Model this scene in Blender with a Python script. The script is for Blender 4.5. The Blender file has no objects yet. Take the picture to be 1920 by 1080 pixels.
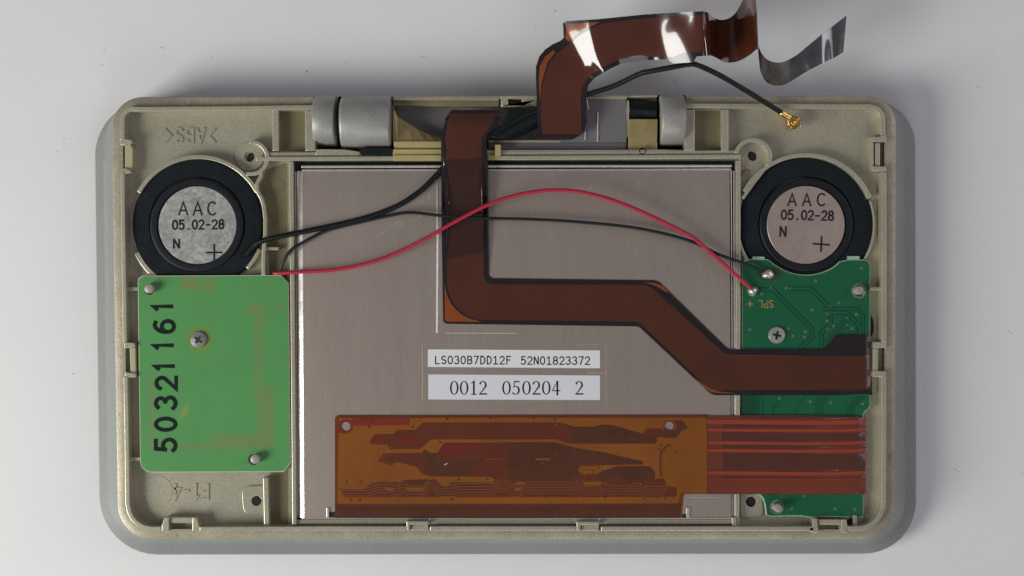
import bpy, bmesh, math, random
from mathutils import Vector, Matrix
from mathutils.geometry import delaunay_2d_cdt
random.seed(7)
SC = bpy.context.scene
COL = SC.collection
SC.unit_settings.system = 'METRIC'
SC.unit_settings.scale_length = 0.01          # one unit is a centimetre
# ------------------------------------------------------------------ camera
CAMZ = 26.0
cam_d = bpy.data.cameras.new('camera'); cam = bpy.data.objects.new('camera', cam_d); COL.objects.link(cam)
cam.location = (0, 0, CAMZ); cam.rotation_euler = (0, 0, 0)
cam_d.sensor_width = 36.0; cam_d.lens = 36.0 * 25.0 / 19.2
cam_d.clip_start = 0.5; cam_d.clip_end = 500
SC.camera = cam
# ------------------------------------------------------------------ room light and added fill lamps
world = bpy.data.worlds.new('World'); SC.world = world; world.use_nodes = True
bg = world.node_tree.nodes['Background']; bg.inputs[0].default_value = (1.0, 0.95, 1.04, 1); bg.inputs[1].default_value = 0.13
def area(name, loc, target, sx, sy, power, col):
    l = bpy.data.lights.new(name, 'AREA'); l.shape = 'RECTANGLE'; l.size = sx; l.size_y = sy
    l.energy = power; l.color = col
    o = bpy.data.objects.new(name, l); COL.objects.link(o); o.location = loc
    d = Vector(target) - Vector(loc); o.rotation_euler = d.to_track_quat('-Z', 'Y').to_euler()
    return o
area('window_light', (-47, -20, 31), (0, 0, 0), 26, 26, 30500, (0.99, 1.0, 0.95))
area('front_fill', (8, -48, 38), (0, 0, 0), 34, 24, 5200, (0.98, 0.97, 1.0))  # added soft fill from the front, no lamp known there
area('right_fill', (48, 14, 34), (0, 0, 0), 40, 34, 6200, (0.96, 0.90, 1.0))  # added purplish fill on the right to lift the shadows
SC.view_settings.view_transform = 'Standard'; SC.view_settings.look = 'None'
SC.view_settings.exposure = 0; SC.view_settings.gamma = 1
SC.cycles.use_denoising = True
SC.cycles.max_bounces = 8

# ------------------------------------------------------------------ helpers
def P(x, y, z):
    """the point of the bench at photograph position x, y whose height is z"""
    k = 0.01 * (CAMZ - z) / 25.0
    return Vector(((x - 960) * k, -(y - 540) * k, z))
def rp(pts, n=6):
    """polygon with rounded corners: (x, y) or (x, y, r)"""
    out = []; N = len(pts)
    for i, p in enumerate(pts):
        if len(p) == 2 or p[2] <= 0: out.append((p[0], p[1])); continue
        c = Vector(p[:2]); a = Vector(pts[i-1][:2]) - c; b = Vector(pts[(i+1) % N][:2]) - c
        la, lb = a.length, b.length; a.normalize(); b.normalize()
        ang = math.acos(max(-1, min(1, a.dot(b))))
        t = min(p[2] / math.tan(ang/2), la*.49, lb*.49); r = t*math.tan(ang/2)
        ce = c + (a+b).normalized() * (r/math.sin(ang/2))
        p0 = c + a*t - ce; p1 = c + b*t - ce
        a0 = math.atan2(p0.y, p0.x); a1 = math.atan2(p1.y, p1.x); d = a1-a0
        while d > math.pi: d -= 2*math.pi
        while d < -math.pi: d += 2*math.pi
        for k in range(n+1):
            q = a0 + d*k/n; out.append((ce.x + r*math.cos(q), ce.y + r*math.sin(q)))
    return out
def circ(cx, cy, r, n=32, a0=0, a1=360, ry=None):
    ry = r if ry is None else ry
    full = abs(a1-a0) >= 360
    m = n if full else n+1
    return [(cx + r*math.cos(math.radians(a0+(a1-a0)*k/n)), cy - ry*math.sin(math.radians(a0+(a1-a0)*k/n))) for k in range(m)]
def catmull(pts, k=6):
    out = []; N = len(pts); V = [Vector(p) for p in pts]
    for i in range(N-1):
        p0 = V[max(0, i-1)]; p1 = V[i]; p2 = V[i+1]; p3 = V[min(N-1, i+2)]
        for j in range(k):
            t = j/k
            out.append(.5*((2*p1)+(-p0+p2)*t+(2*p0-5*p1+4*p2-p3)*t*t+(-p0+3*p1-3*p2+p3)*t**3))
    out.append(V[-1].copy()); return out
def mesh_obj(name, verts, faces, m, parent=None, smooth=False, bevel=0, solid=0, mats=None):
    me = bpy.data.meshes.new(name)
    off = Vector(parent['base']) if parent is not None and 'base' in parent.keys() else Vector((0, 0, 0))
    me.from_pydata([tuple(Vector(v)-off) for v in verts], [], faces); me.update()
    bm = bmesh.new(); bm.from_mesh(me); bmesh.ops.remove_doubles(bm, verts=bm.verts, dist=1e-5)
    bmesh.ops.recalc_face_normals(bm, faces=bm.faces); bm.to_mesh(me); bm.free()
    me.materials.append(m)
    o = bpy.data.objects.new(name, me); COL.objects.link(o)
    if parent is not None:
        o.parent = parent; o['base'] = tuple(off)
    if smooth:
        for p in me.polygons: p.use_smooth = True
    if solid:
        md = o.modifiers.new('thickness', 'SOLIDIFY'); md.thickness = solid; md.offset = -1
        if smooth:
            md = o.modifiers.new('edges', 'EDGE_SPLIT'); md.split_angle = math.radians(50)
    if bevel:
        md = o.modifiers.new('soft_edge', 'BEVEL'); md.width = bevel; md.segments = 2; md.limit_method = 'ANGLE'; md.angle_limit = math.radians(40)
        md.harden_normals = False
    return o
def thing(name, label, cat, loc, group=None):
    o = bpy.data.objects.new(name, None); COL.objects.link(o); o.location = loc; o['base'] = tuple(loc)
    o['label'] = label; o['category'] = cat; o.empty_display_size = .2
    if group: o['group'] = group
    return o
def tag(o, label, cat, group=None):
    o['label'] = label; o['category'] = cat
    if group: o['group'] = group
    return o
def tri(outline, holes=(), grid=None):
    """constrained triangulation of a pixel outline with holes and optional inner grid points"""
    V = []; E = []
    def loop(l):
        s = len(V); V.extend(Vector(p[:2]) for p in l); n = len(l)
        E.extend((s+i, s+(i+1) % n) for i in range(n))
    loop(outline)
    for h in holes: loop(h)
    if grid:
        xs = [p[0] for p in outline]; ys = [p[1] for p in outline]
        def inside(x, y, poly):
            r = False; j = len(poly)-1
            for i in range(len(poly)):
                if (poly[i][1] > y) != (poly[j][1] > y) and x < (poly[j][0]-poly[i][0])*(y-poly[i][1])/(poly[j][1]-poly[i][1])+poly[i][0]: r = not r
                j = i
            return r
        x = min(xs)+grid/2
        while x < max(xs):
            y = min(ys)+grid/2
            while y < max(ys):
                if inside(x, y, outline) and not any(inside(x, y, h) for h in holes): V.append(Vector((x, y)))
                y += grid
            x += grid
    v, e, f, _, _, _ = delaunay_2d_cdt(V, E, [], 0, 1e-4, False)
    if True:
        ff = []
        def inpoly(h, cx, cy):
            r = False; j = len(h)-1
            for i in range(len(h)):
                if (h[i][1] > cy) != (h[j][1] > cy) and cx < (h[j][0]-h[i][0])*(cy-h[i][1])/(h[j][1]-h[i][1])+h[i][0]: r = not r
                j = i
            return r
        for t in f:
            cx = sum(v[i].x for i in t)/len(t); cy = sum(v[i].y for i in t)/len(t)
            ins = not inpoly(outline, cx, cy) or any(inpoly(h, cx, cy) for h in holes)
            if not ins: ff.append(t)
        f = ff
    return v, f
def prism(name, outline, z0, z1, m, parent=None, bevel=.012, holes=(), smooth=False):
    """solid with the outline as its top at z1 and straight walls down to z0"""
    verts = []; faces = []
    if holes:
        v, f = tri(outline, holes); n = len(v)
        verts = [P(p.x, p.y, z1) for p in v] + [Vector((*P(p.x, p.y, z1).xy, z0)) for p in v]
        faces = [tuple(t) for t in f] + [tuple(i+n for i in reversed(t)) for t in f]
        cnt = {}
        for t in f:
            for i in range(len(t)):
                a, b = t[i], t[(i+1) % len(t)]; cnt[(a, b)] = 1
        for (a, b) in cnt:
            if (b, a) not in cnt: faces.append((b, a, a+n, b+n))
    else:
        n = len(outline)
        verts = [P(x, y, z1) for x, y in outline] + [Vector((*P(x, y, z1).xy, z0)) for x, y in outline]
        faces = [tuple(range(n)), tuple(range(2*n-1, n-1, -1))]
        faces += [(i, (i+1) % n, n+(i+1) % n, n+i) for i in range(n)]
    return mesh_obj(name, verts, faces, m, parent, smooth, bevel)
def stroke_poly(pts, w, closed=False):
    """outline of a wall of width w drawn along pixel points"""
    V = [Vector(p[:2]) for p in pts]; L = []; R = []; n = len(V)
    for i, p in enumerate(V):
        a = V[i-1] if i else None; b = V[i+1] if i < n-1 else None
        d0 = (p-a).normalized() if a is not None else None; d1 = (b-p).normalized() if b is not None else None
        if d0 is None: d0 = d1
        if d1 is None: d1 = d0
        n0 = Vector((-d0.y, d0.x)); n1 = Vector((-d1.y, d1.x)); t = n0+n1
        t = t.normalized() if t.length > 1e-6 else n0
        k = 1/max(.45, t.dot(n0)); L.append(p+t*w/2*k); R.append(p-t*w/2*k)
    return [(p.x, p.y) for p in L] + [(p.x, p.y) for p in reversed(R)]
def wall(name, pts, w, z0, z1, m, parent, bevel=.012):
    return prism(name, stroke_poly(pts, w), z0, z1, m, parent, bevel)
def sheet(name, outline, zf, m, parent, holes=(), grid=None, solid=.008, smooth=True, colour=None):
    """thin film following the height zf(x, y)"""
    if not callable(zf):
        zc = zf; zf = lambda x, y: zc
    v, f = tri(outline, holes, grid)
    o = mesh_obj(name, [P(p.x, p.y, zf(p.x, p.y)) for p in v], [tuple(t) for t in f], m, parent, smooth, 0, solid)
    me = o.data
    if me.polygons and sum(p.normal.z*p.area for p in me.polygons) < 0:
        me.flip_normals()
    if colour:
        at = me.color_attributes.new('pigment', 'FLOAT_COLOR', 'POINT')
        off = Vector(o['base']) if 'base' in o.keys() else Vector()
        for i, vv in enumerate(me.vertices):
            w = vv.co + off; k = 0.01*(CAMZ-w.z)/25
            at.data[i].color = (*colour(w.x/k+960, 540-w.y/k), 1)
    return o
def ribbons(name, lines, w, z, m, parent, t=.004, zf=None):
    """many flat strokes joined in one mesh: lines are pixel polylines, w a width or one width per line"""
    verts = []; faces = []; n_small = len(lines) < 8
    for li, pts in enumerate(lines):
        ww = w[li] if isinstance(w, (list, tuple)) else w
        V = [Vector(p[:2]) for p in pts]; n = len(V)
        if n < 2: continue
        cl = (V[0]-V[-1]).length < .01 and n > 3
        L = []; R = []
        for i, p in enumerate(V):
            a = V[i-1] if i else (V[-2] if cl else None); b = V[i+1] if i < n-1 else (V[1] if cl else None)
            d0 = (p-a).normalized() if a is not None else None; d1 = (b-p).normalized() if b is not None else None
            if d0 is None: d0 = d1
            if d1 is None: d1 = d0
            n0 = Vector((-d0.y, d0.x)); n1 = Vector((-d1.y, d1.x)); tt = n0+n1
            tt = tt.normalized() if tt.length > 1e-6 else n0
            k = 1/max(.5, tt.dot(n0))
            wi = ww if not isinstance(ww, (list, tuple)) else ww[i]
            q = p.copy()
            if not cl and i == 0: q = p - d1*wi*.35
            if not cl and i == n-1: q = p + d0*wi*.35
            L.append(q+tt*wi/2*k); R.append(q-tt*wi/2*k)
        s = len(verts); lz = .0006*li if n_small else 0
        for i in range(n):
            for q in (L[i], R[i]):
                zz = lz + (zf(q.x, q.y) if zf else z)
                verts.append(P(q.x, q.y, zz+t)); 
            for q in (L[i], R[i]):
                zz = zf(q.x, q.y) if zf else z
                verts.append(P(q.x, q.y, zz-.001))
        for i in range(n-1):
            a = s+i*4; b = a+4
            faces += [(a, a+1, b+1, b), (a+2, b+2, b+3, a+3), (a, b, b+2, a+2), (a+1, a+3, b+3, b+1)]
        if not cl:
            a = s; b = s+(n-1)*4
            faces += [(a, a+2, a+3, a+1), (b, b+1, b+3, b+2)]
    me = bpy.data.meshes.new(name)
    off = Vector(parent['base']) if parent is not None and 'base' in parent.keys() else Vector()
    me.from_pydata([tuple(v-off) for v in verts], [], faces); me.update()
    bm = bmesh.new(); bm.from_mesh(me); bmesh.ops.recalc_face_normals(bm, faces=bm.faces); bm.to_mesh(me); bm.free()
    me.materials.append(m); o = bpy.data.objects.new(name, me); COL.objects.link(o)
    if parent is not None: o.parent = parent; o['base'] = tuple(off)
    return o
def tube(name, pts, r, m, parent=None, k=8, sides=10, wob=0):
    """round wire through (x, y, z) photograph points"""
    pts = [pts[0]]+[(p[0]+random.uniform(-.8, .8), p[1]+random.uniform(-.9, .9), p[2]) for p in pts[1:-1]]+[pts[-1]]
    C = catmull([P(*p) for p in pts], k); verts = []; faces = []; n = len(C)
    up = Vector((0, 0, 1))
    for i, c in enumerate(C):
        d = (C[min(n-1, i+1)]-C[max(0, i-1)]).normalized()
        s = d.cross(up)
        s = s.normalized() if s.length > 1e-4 else Vector((1, 0, 0))
        u = s.cross(d).normalized()
        rr = r*(1+random.uniform(-wob, wob))
        for j in range(sides):
            a = 2*math.pi*j/sides; verts.append(c+(s*math.cos(a)+u*math.sin(a))*rr)
    for i in range(n-1):
        for j in range(sides):
            a = i*sides+j; b = i*sides+(j+1) % sides; faces.append((a, b, b+sides, a+sides))
    faces += [tuple(range(sides)), tuple(range((n-1)*sides, n*sides))]
    return mesh_obj(name, verts, faces, m, parent, True)
def lathe(name, cx, cy, prof, m, parent, n=48, smooth=True, cap=True):
    """turned body about a vertical axis; prof is (radius_px, z), heights real"""
    zr = prof[-1][1]; c = P(cx, cy, zr); k = 0.01*(CAMZ-zr)/25; verts = []; faces = []
    for r, z in prof:
        for j in range(n):
            a = 2*math.pi*j/n; verts.append(Vector((c.x+r*k*math.cos(a), c.y+r*k*math.sin(a), z)))
    for i in range(len(prof)-1):
        for j in range(n):
            a = i*n+j; b = i*n+(j+1) % n; faces.append((a, b, b+n, a+n))
    if cap: faces.append(tuple(range((len(prof)-1)*n, len(prof)*n)))
    o = mesh_obj(name, verts, faces, m, parent, smooth)
    if smooth:
        md = o.modifiers.new('edges', 'EDGE_SPLIT'); md.split_angle = math.radians(40)
    return o

# ------------------------------------------------------------------ materials
def mat(name, base, rough=.5, metal=0, nz=None, bump=None, spec=.5, coat=0, coat_r=.05, ior=1.5, attr=False, sparkle=None, stretch=None, grime=None, rvar=0):
    m = bpy.data.materials.new(name); m.use_nodes = True; nt = m.node_tree; N = nt.nodes; L = nt.links
    b = N['Principled BSDF']; b.inputs['Roughness'].default_value = rough; b.inputs['Metallic'].default_value = metal
    b.inputs['Specular IOR Level'].default_value = spec; b.inputs['IOR'].default_value = ior
    b.inputs['Coat Weight'].default_value = coat; b.inputs['Coat Roughness'].default_value = coat_r
    b.inputs['Base Color'].default_value = (*base, 1)
    tc = N.new('ShaderNodeTexCoord'); src = tc.outputs['Object']
    if stretch:
        mp = N.new('ShaderNodeMapping'); mp.inputs['Scale'].default_value = stretch; L.new(src, mp.inputs['Vector']); ssrc = mp.outputs['Vector']
    else: ssrc = src
    col = None
    if attr:
        at = N.new('ShaderNodeAttribute'); at.attribute_name = 'pigment'; col = at.outputs['Color']
    def noise(scale, detail=3, s=None, rough_=.6):
        n = N.new('ShaderNodeTexNoise'); n.inputs['Scale'].default_value = scale; n.inputs['Detail'].default_value = detail; n.inputs['Roughness'].default_value = rough_
        L.new(s or ssrc, n.inputs['Vector']); return n.outputs['Fac']
    def remap(f, a, b_, c, d):
        r = N.new('ShaderNodeMapRange'); r.inputs[1].default_value = a; r.inputs[2].default_value = b_; r.inputs[3].default_value = c; r.inputs[4].default_value = d
        L.new(f, r.inputs[0]); return r.outputs[0]
    def scale_col(c, f):
        x = N.new('ShaderNodeVectorMath'); x.operation = 'SCALE'
        if c is None: x.inputs[0].default_value = base
        else: L.new(c, x.inputs[0])
        L.new(f, x.inputs['Scale']); return x.outputs[0]
    if nz:
        for (sc, am) in nz: col = scale_col(col, remap(noise(sc), .25, .75, 1-am, 1+am))
    if sparkle:
        sc, am = sparkle
        v = N.new('ShaderNodeTexVoronoi'); v.inputs['Scale'].default_value = sc; L.new(src, v.inputs['Vector'])
        sx = N.new('ShaderNodeSeparateColor'); L.new(v.outputs['Color'], sx.inputs[0])
        col = scale_col(col, remap(sx.outputs[0], 0, 1, 1-am, 1+am))
    if grime:
        gc, sc, th = grime
        mx = N.new('ShaderNodeMix'); mx.data_type = 'RGBA'
        L.new(remap(noise(sc, 6, src, .7), th, th+.12, 0, 1), mx.inputs[0])
        if col is None: mx.inputs[6].default_value = (*base, 1)
        else: L.new(col, mx.inputs[6])
        mx.inputs[7].default_value = (*gc, 1); col = mx.outputs[2]
    if col is not None: L.new(col, b.inputs['Base Color'])
    if rvar: L.new(remap(noise(6, 4, src), .3, .7, max(.02, rough-rvar), rough+rvar), b.inputs['Roughness'])
    if bump:
        sc, st, di = bump
        bp = N.new('ShaderNodeBump'); bp.inputs['Strength'].default_value = st; bp.inputs['Distance'].default_value = di
        L.new(noise(sc, 4), bp.inputs['Height']); L.new(bp.outputs[0], b.inputs['Normal'])
    return m
M = {}
M['table'] = mat('white_laminate', (.77, .775, .77), .42, nz=[(55, .035), (.25, .02)], bump=(45, .12, .01))
M['speck'] = mat('dust_speck', (.16, .14, .13), .9)
M['fluff'] = mat('pale_dust', (.5, .42, .34), .9)
M['shell'] = mat('silver_plastic', (.49, .465, .35), .36, .5, nz=[(1.1, .10)], sparkle=(75, .17), bump=(70, .12, .006))
M['pocket'] = mat('shaded_yellowed_plastic', (.20, .175, .095), .5, .15, nz=[(1.3, .14), (30, .05)])  # yellowed plastic, darkened further for the shade in the recesses
M['rim'] = mat('worn_silver_plastic', (.37, .335, .25), .42, .4, nz=[(2.2, .14), (18, .08)], sparkle=(60, .16), bump=(40, .3, .012), grime=((.12, .10, .065), 8, .62))
M['outer'] = mat('silver_paint', (.262, .272, .262), .34, .25, sparkle=(90, .16), nz=[(.8, .05)])
M['strip'] = mat('brushed_silver_paint', (.29, .30, .29), .45, .25, sparkle=(80, .2))
M['barrel'] = mat('hinge_silver', (.36, .355, .33), .44, .35, sparkle=(80, .18), nz=[(2.5, .08)], grime=((.2, .18, .13), 5, .68))
M['bare'] = mat('bare_yellow_plastic', (.42, .36, .16), .45, 0, nz=[(3, .1), (40, .04)], grime=((.25, .18, .08), 4, .62))
M['clip_pale'] = mat('pale_yellow_plastic', (.43, .41, .25), .4, .1, nz=[(3, .08)])
M['bareside'] = mat('yellow_stained_metal', (.45, .36, .17), .35, .4, nz=[(1.6, .3)])
M['greyplate'] = mat('shaded_grey_plate', (.21, .20, .21), .4, .3, nz=[(20, .08)])  # silver-grey plastic, its weaker light in the hinge put into the colour
M['hole'] = mat('hole_shade', (.008, .008, .01), .8)  # near-black, standing in for the shade inside openings
M['steel'] = mat('reflection_tinted_steel', (.585, .50, .43), .38, .82, nz=[(9, .06), (22, .06), (.35, .05)], stretch=(7, .22, 1), bump=(18, .10, .004))  # brown of the reflected surroundings put into the base colour
M['edge'] = mat('bright_steel_edge', (.74, .69, .66), .25, .6, nz=[(12, .12)])
M['foam'] = mat('black_foam', (.012, .016, .02), .95, nz=[(60, .6), (4, .3)], bump=(55, 1, .03), spec=.25, grime=((.10, .11, .10), 38, .64))
M['blackp'] = mat('black_plastic', (.009, .012, .016), .5, spec=.25, nz=[(8, .2)])
M['rubber'] = mat('black_tape', (.006, .009, .010), .5, spec=.25, nz=[(12, .4)], bump=(30, .3, .01), grime=((.05, .06, .04), 10, .62))
M['disc'] = mat('mottled_nickel', (.66, .65, .60), .36, .7, nz=[(2.6, .25), (12, .14)], grime=((.42, .45, .44), 3.2, .5), rvar=.1)
M['disc_b'] = mat('reflection_tinted_nickel', (.54, .44, .385), .42, .7, nz=[(2.2, .05), (30, .04)], rvar=.05)  # nickel tinted brown, a reflection put into its colour
M['ink'] = mat('black_ink', (.010, .011, .014), .7, spec=.2)
M['ink_p'] = mat('purple_black_ink', (.02, .012, .026), .7, spec=.2)
M['gink'] = mat('green_black_ink', (.004, .012, .010), .7, spec=.2, nz=[(25, .4)])
M['paper'] = mat('white_label_paper', (.74, .75, .74), .6, nz=[(30, .015)])
M['paper_b'] = mat('bluish_label_paper', (.68, .70, .725), .6, nz=[(35, .03)])
M['pcb_l'] = mat('light_green_mask', (.07, .27, .075), .38, attr=True, nz=[(45, .04), (.9, .04)], coat=.25)
M['pcb_edge'] = mat('board_edge', (.50, .53, .36), .7, nz=[(30, .2)])
M['pcb_r'] = mat('dark_green_mask', (.006, .11, .043), .33, nz=[(35, .07), (1.2, .1)], coat=.2)
M['pcb_t'] = mat('dark_green_trace', (.003, .062, .032), .33, coat=.2)
M['pcb_lt'] = mat('lighter_green_trace', (.007, .118, .047), .33, coat=.2)
M['pcb_rim'] = mat('bare_board_edge', (.33, .46, .34), .7, nz=[(20, .3)])
M['halo'] = mat('bare_board_ring', (.12, .17, .085), .5)
M['via'] = mat('tin_via', (.34, .31, .20), .4, .5)
M['silk'] = mat('gold_print', (.36, .21, .07), .5)
M['solder'] = mat('solder', (.66, .65, .62), .22, .7, nz=[(14, .15)], bump=(9, .5, .04))
M['screw'] = mat('screw_steel', (.50, .46, .43), .3, .55, nz=[(10, .12)])
M['screw_d'] = mat('dark_screw_steel', (.36, .37, .38), .3, .6, nz=[(10, .15)])
M['fborder'] = mat('dark_film_border', (.018, .014, .016), .16, ior=1.45, coat=.4, coat_r=.02, nz=[(3, .15)])
M['fbrown'] = mat('brown_film', (.078, .0225, .0125), .12, ior=1.47, coat=.65, coat_r=.015, nz=[(1.1, .10), (40, .05)], grime=((.10, .04, .025), 26, .74))
M['fbrown_d'] = mat('dark_brown_film', (.040, .0165, .0135), .14, ior=1.45, coat=.5, coat_r=.02, nz=[(1.1, .12), (40, .08)], grime=((.09, .05, .03), 24, .72))
M['forange'] = mat('amber_film', (.24, .062, .014), .14, ior=1.45, coat=.5, coat_r=.02, nz=[(2, .12)])
M['ftail'] = mat('grey_shield_film', (.20, .20, .21), .16, .8, nz=[(1.6, .35)], rvar=.06)
M['oflex'] = mat('orange_polyimide', (.225, .072, .010), .3, nz=[(.7, .18), (30, .08)], coat=.15, coat_r=.1)
M['oflex_d'] = mat('dark_orange_polyimide', (.145, .036, .005), .3, nz=[(1, .1), (30, .06)], coat=.35, coat_r=.1)
M['cop'] = mat('copper_under_film', (.112, .025, .0095), .32, nz=[(1.0, .14), (35, .1)], coat=.3, coat_r=.1)
M['cop_d'] = mat('dark_copper_under_film', (.083, .027, .012), .32, nz=[(1.0, .2), (35, .16)], coat=.3, coat_r=.1)
M['cop_r'] = mat('red_copper_under_film', (.20, .022, .014), .32, nz=[(3, .15)], coat=.3, coat_r=.1)
M['redband'] = mat('red_brown_film', (.15, .036, .020), .3, nz=[(.6, .16), (30, .06)], coat=.4, coat_r=.1)
M['redband_d'] = mat('dark_red_brown_film', (.088, .026, .017), .3, nz=[(.6, .22), (30, .08)], coat=.4, coat_r=.1)
M['redline'] = mat('red_track', (.30, .046, .022), .3, nz=[(3, .08)], coat=.4, coat_r=.1)
M['wire_r'] = mat('red_wire', (.42, .02, .05), .36, nz=[(8, .08)])
M['wire_k'] = mat('black_wire', (.011, .015, .018), .38, spec=.35, nz=[(10, .3)], bump=(25, .25, .01))
M['coax'] = mat('black_cable', (.007, .008, .010), .42, spec=.3, nz=[(10, .3)], bump=(22, .35, .012))
M['gold'] = mat('gold_plate', (.85, .55, .18), .2, 1.0, nz=[(12, .2)], bump=(14, .4, .02))
M['peg'] = mat('plastic_peg', (.36, .34, .30), .4, .2, nz=[(10, .08)])

# ------------------------------------------------------------------ lettering
def arc(cx, cy, rx, ry, a0, a1, n=10):
    return [(cx+rx*math.cos(math.radians(a0+(a1-a0)*i/n)), cy+ry*math.sin(math.radians(a0+(a1-a0)*i/n))) for i in range(n+1)]
# glyph box: x 0..0.62, y 0..1 upward
G = {
 'A': [[(0, 0), (.31, 1), (.62, 0)], [(.11, .34), (.51, .34)]],
 'C': [arc(.33, .5, .32, .5, 48, 312, 16)],
 '0': [arc(.31, .5, .29, .5, 0, 360, 20)],
 '1': [[(.10, .80), (.34, 1), (.34, 0)]],
 'i': [[(.08, .82), (.32, 1), (.32, 0)], [(.06, 0), (.58, 0)]],
 '2': [arc(.31, .72, .28, .28, 165, -35, 10)+[(.03, 0), (.62, 0)]],
 '3': [arc(.29, .75, .26, .25, 150, -75, 9), arc(.29, .27, .30, .27, 75, -150, 10)],
 '4': [[(.46, 0), (.46, 1), (0, .30), (.64, .30)]],
 '5': [[(.56, 1), (.12, 1), (.08, .50)], arc(.28, .32, .31, .32, 128, -145, 12)],
 '6': [[(.54, .93)]+arc(.46, .45, .42, .54, 100, 180, 6), arc(.32, .31, .28, .31, 0, 360, 18)],
 '7': [[(.03, 1), (.60, 1), (.22, 0)]],
 '8': [arc(.31, .76, .24, .24, -90, 270, 14), arc(.31, .26, .29, .26, 90, 450, 16)],
 '9': [arc(.31, .69, .28, .31, 0, 360, 16), arc(.15, .55, .44, .55, 14, -70, 8)],
 '.': [[(.28, .0), (.34, .06)]], '-': [[(.10, .45), (.52, .45)]], '+': [[(-.05, .5), (.67, .5)], [(.31, .0), (.31, 1)]],
 'N': [[(.04, 0), (.04, 1)], [(.07, .97), (.55, .03)], [(.58, 0), (.58, 1)]], 'L': [[(.08, 1), (.08, 0), (.58, 0)]],
 'S': [arc(.31, .75, .26, .25, 35, 270, 10)+arc(.31, .25, .28, .25, 90, -150, 10)],
 'B': [[(.06, 0), (.06, 1)], [(.08, 1)]+arc(.30, .76, .26, .24, 90, -90, 8)+[(.08, .52)], arc(.30, .26, .30, .26, 90, -90, 8)+[(.08, 0)]],
 'D': [[(.06, 0), (.06, 1), (.22, 1)]+arc(.22, .5, .38, .5, 90, -90, 12)+[(.06, 0)]],
 'F': [[(.08, 0), (.08, 1), (.58, 1)], [(.08, .53), (.50, .53)]],
 'P': [[(.06, 0), (.06, 1), (.30, 1)]+arc(.30, .74, .28, .26, 90, -90, 8)+[(.06, .48)]],
 '>': [[(.06, .95), (.56, .5), (.06, .05)]], '<': [[(.56, .95), (.06, .5), (.56, .05)]],
}
class Glyph(list): pass
def text_lines(s, x, y, h, adv, rot=0, sx=1.0):
    """strokes of s; x, y is the left end of the base line, rot turns the writing clockwise on the photograph"""
    out = []; c, sn = math.cos(math.radians(rot)), math.sin(math.radians(rot))
    for i, ch in enumerate(s):
        gl = Glyph(); gl.ch = ch
        if ch in G: out.append(gl)
        for l in G.get(ch, []):
            q = []
            for (gx, gy) in l:
                u = i*adv + gx*h*sx; v = -gy*h
                q.append((x+u*c-v*sn, y+u*sn+v*c))
            gl.append(q)
    return out
def write(glyphs, w, z, m, parent, t=.004):
    for g in glyphs:
        if isinstance(g, Glyph): nm = 'digit' if g.ch.isdigit() else ('letter' if g.ch.isalpha() else 'mark')
        else: nm = 'mark'; g = [g]
        ribbons(nm, list(g), w, z, m, parent, t)

# ================================================================== the bench
def quad(x0, y0, x1, y1): return [(x0, y0), (x1, y0), (x1, y1), (x0, y1)]
S = 60
o = mesh_obj('table', [(-S, -S, 0), (S, -S, 0), (S, S, 0), (-S, S, 0), (-S, -S, -2.5), (S, -S, -2.5), (S, S, -2.5), (-S, S, -2.5)],
  [(0, 1, 2, 3), (7, 6, 5, 4), (0, 4, 5, 1), (1, 5, 6, 2), (2, 6, 7, 3), (3, 7, 4, 0)], M['table']); o['kind'] = 'structure'
v = []; f = []
def grain(x, y, z, a, b, rot, V, F, h=.01):
    c = P(x, y, z); n = 6; s = len(V)
    for k in range(n):
        q = 2*math.pi*k/n; dx = a*math.cos(q)*random.uniform(.7, 1.2); dy = b*math.sin(q)*random.uniform(.7, 1.2)
        V.append(c+Vector((dx*math.cos(rot)-dy*math.sin(rot), dx*math.sin(rot)+dy*math.cos(rot), 0)))
    V.append(c+Vector((0, 0, h)))
    F.extend((s+k, s+(k+1) % n, s+n) for k in range(n))
for (x, y, a) in [(195, 93, .022), (193, 121, .018), (120, 260, .022), (107, 284, .014), (396, 108, .016), (790, 48, .014), (1041, 20, .025), (1003, 51, .014), (1637, 72, .014), (1861, 98, .016), (1833, 163, .02), (1734, 725, .018), (1917, 888, .016), (576, 134, .03), (648, 118, .014), (1700, 36, .014), (90, 900, .012), (60, 480, .012), (1790, 560, .012)]:
    a *= .7; grain(x, y, .001, a, a*random.uniform(.5, 1), random.uniform(0, 3), v, f)
for (x, y, L_) in ((790, 106, 10), (1262, 150, 8), (300, 88, 7), (1890, 620, 9), (140, 700, 8), (1790, 880, 9)):
    a = random.uniform(0, 3)
    for q in range(6): grain(x+L_*q/6*math.cos(a)+q*q*.12, y+L_*q/6*math.sin(a), .001, .012, .004, a, v, f, .006)
o = mesh_obj('table_dust', v, f, M['speck']); o['kind'] = 'stuff'; o['label'] = 'dark specks of dust scattered on the white table'

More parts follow.
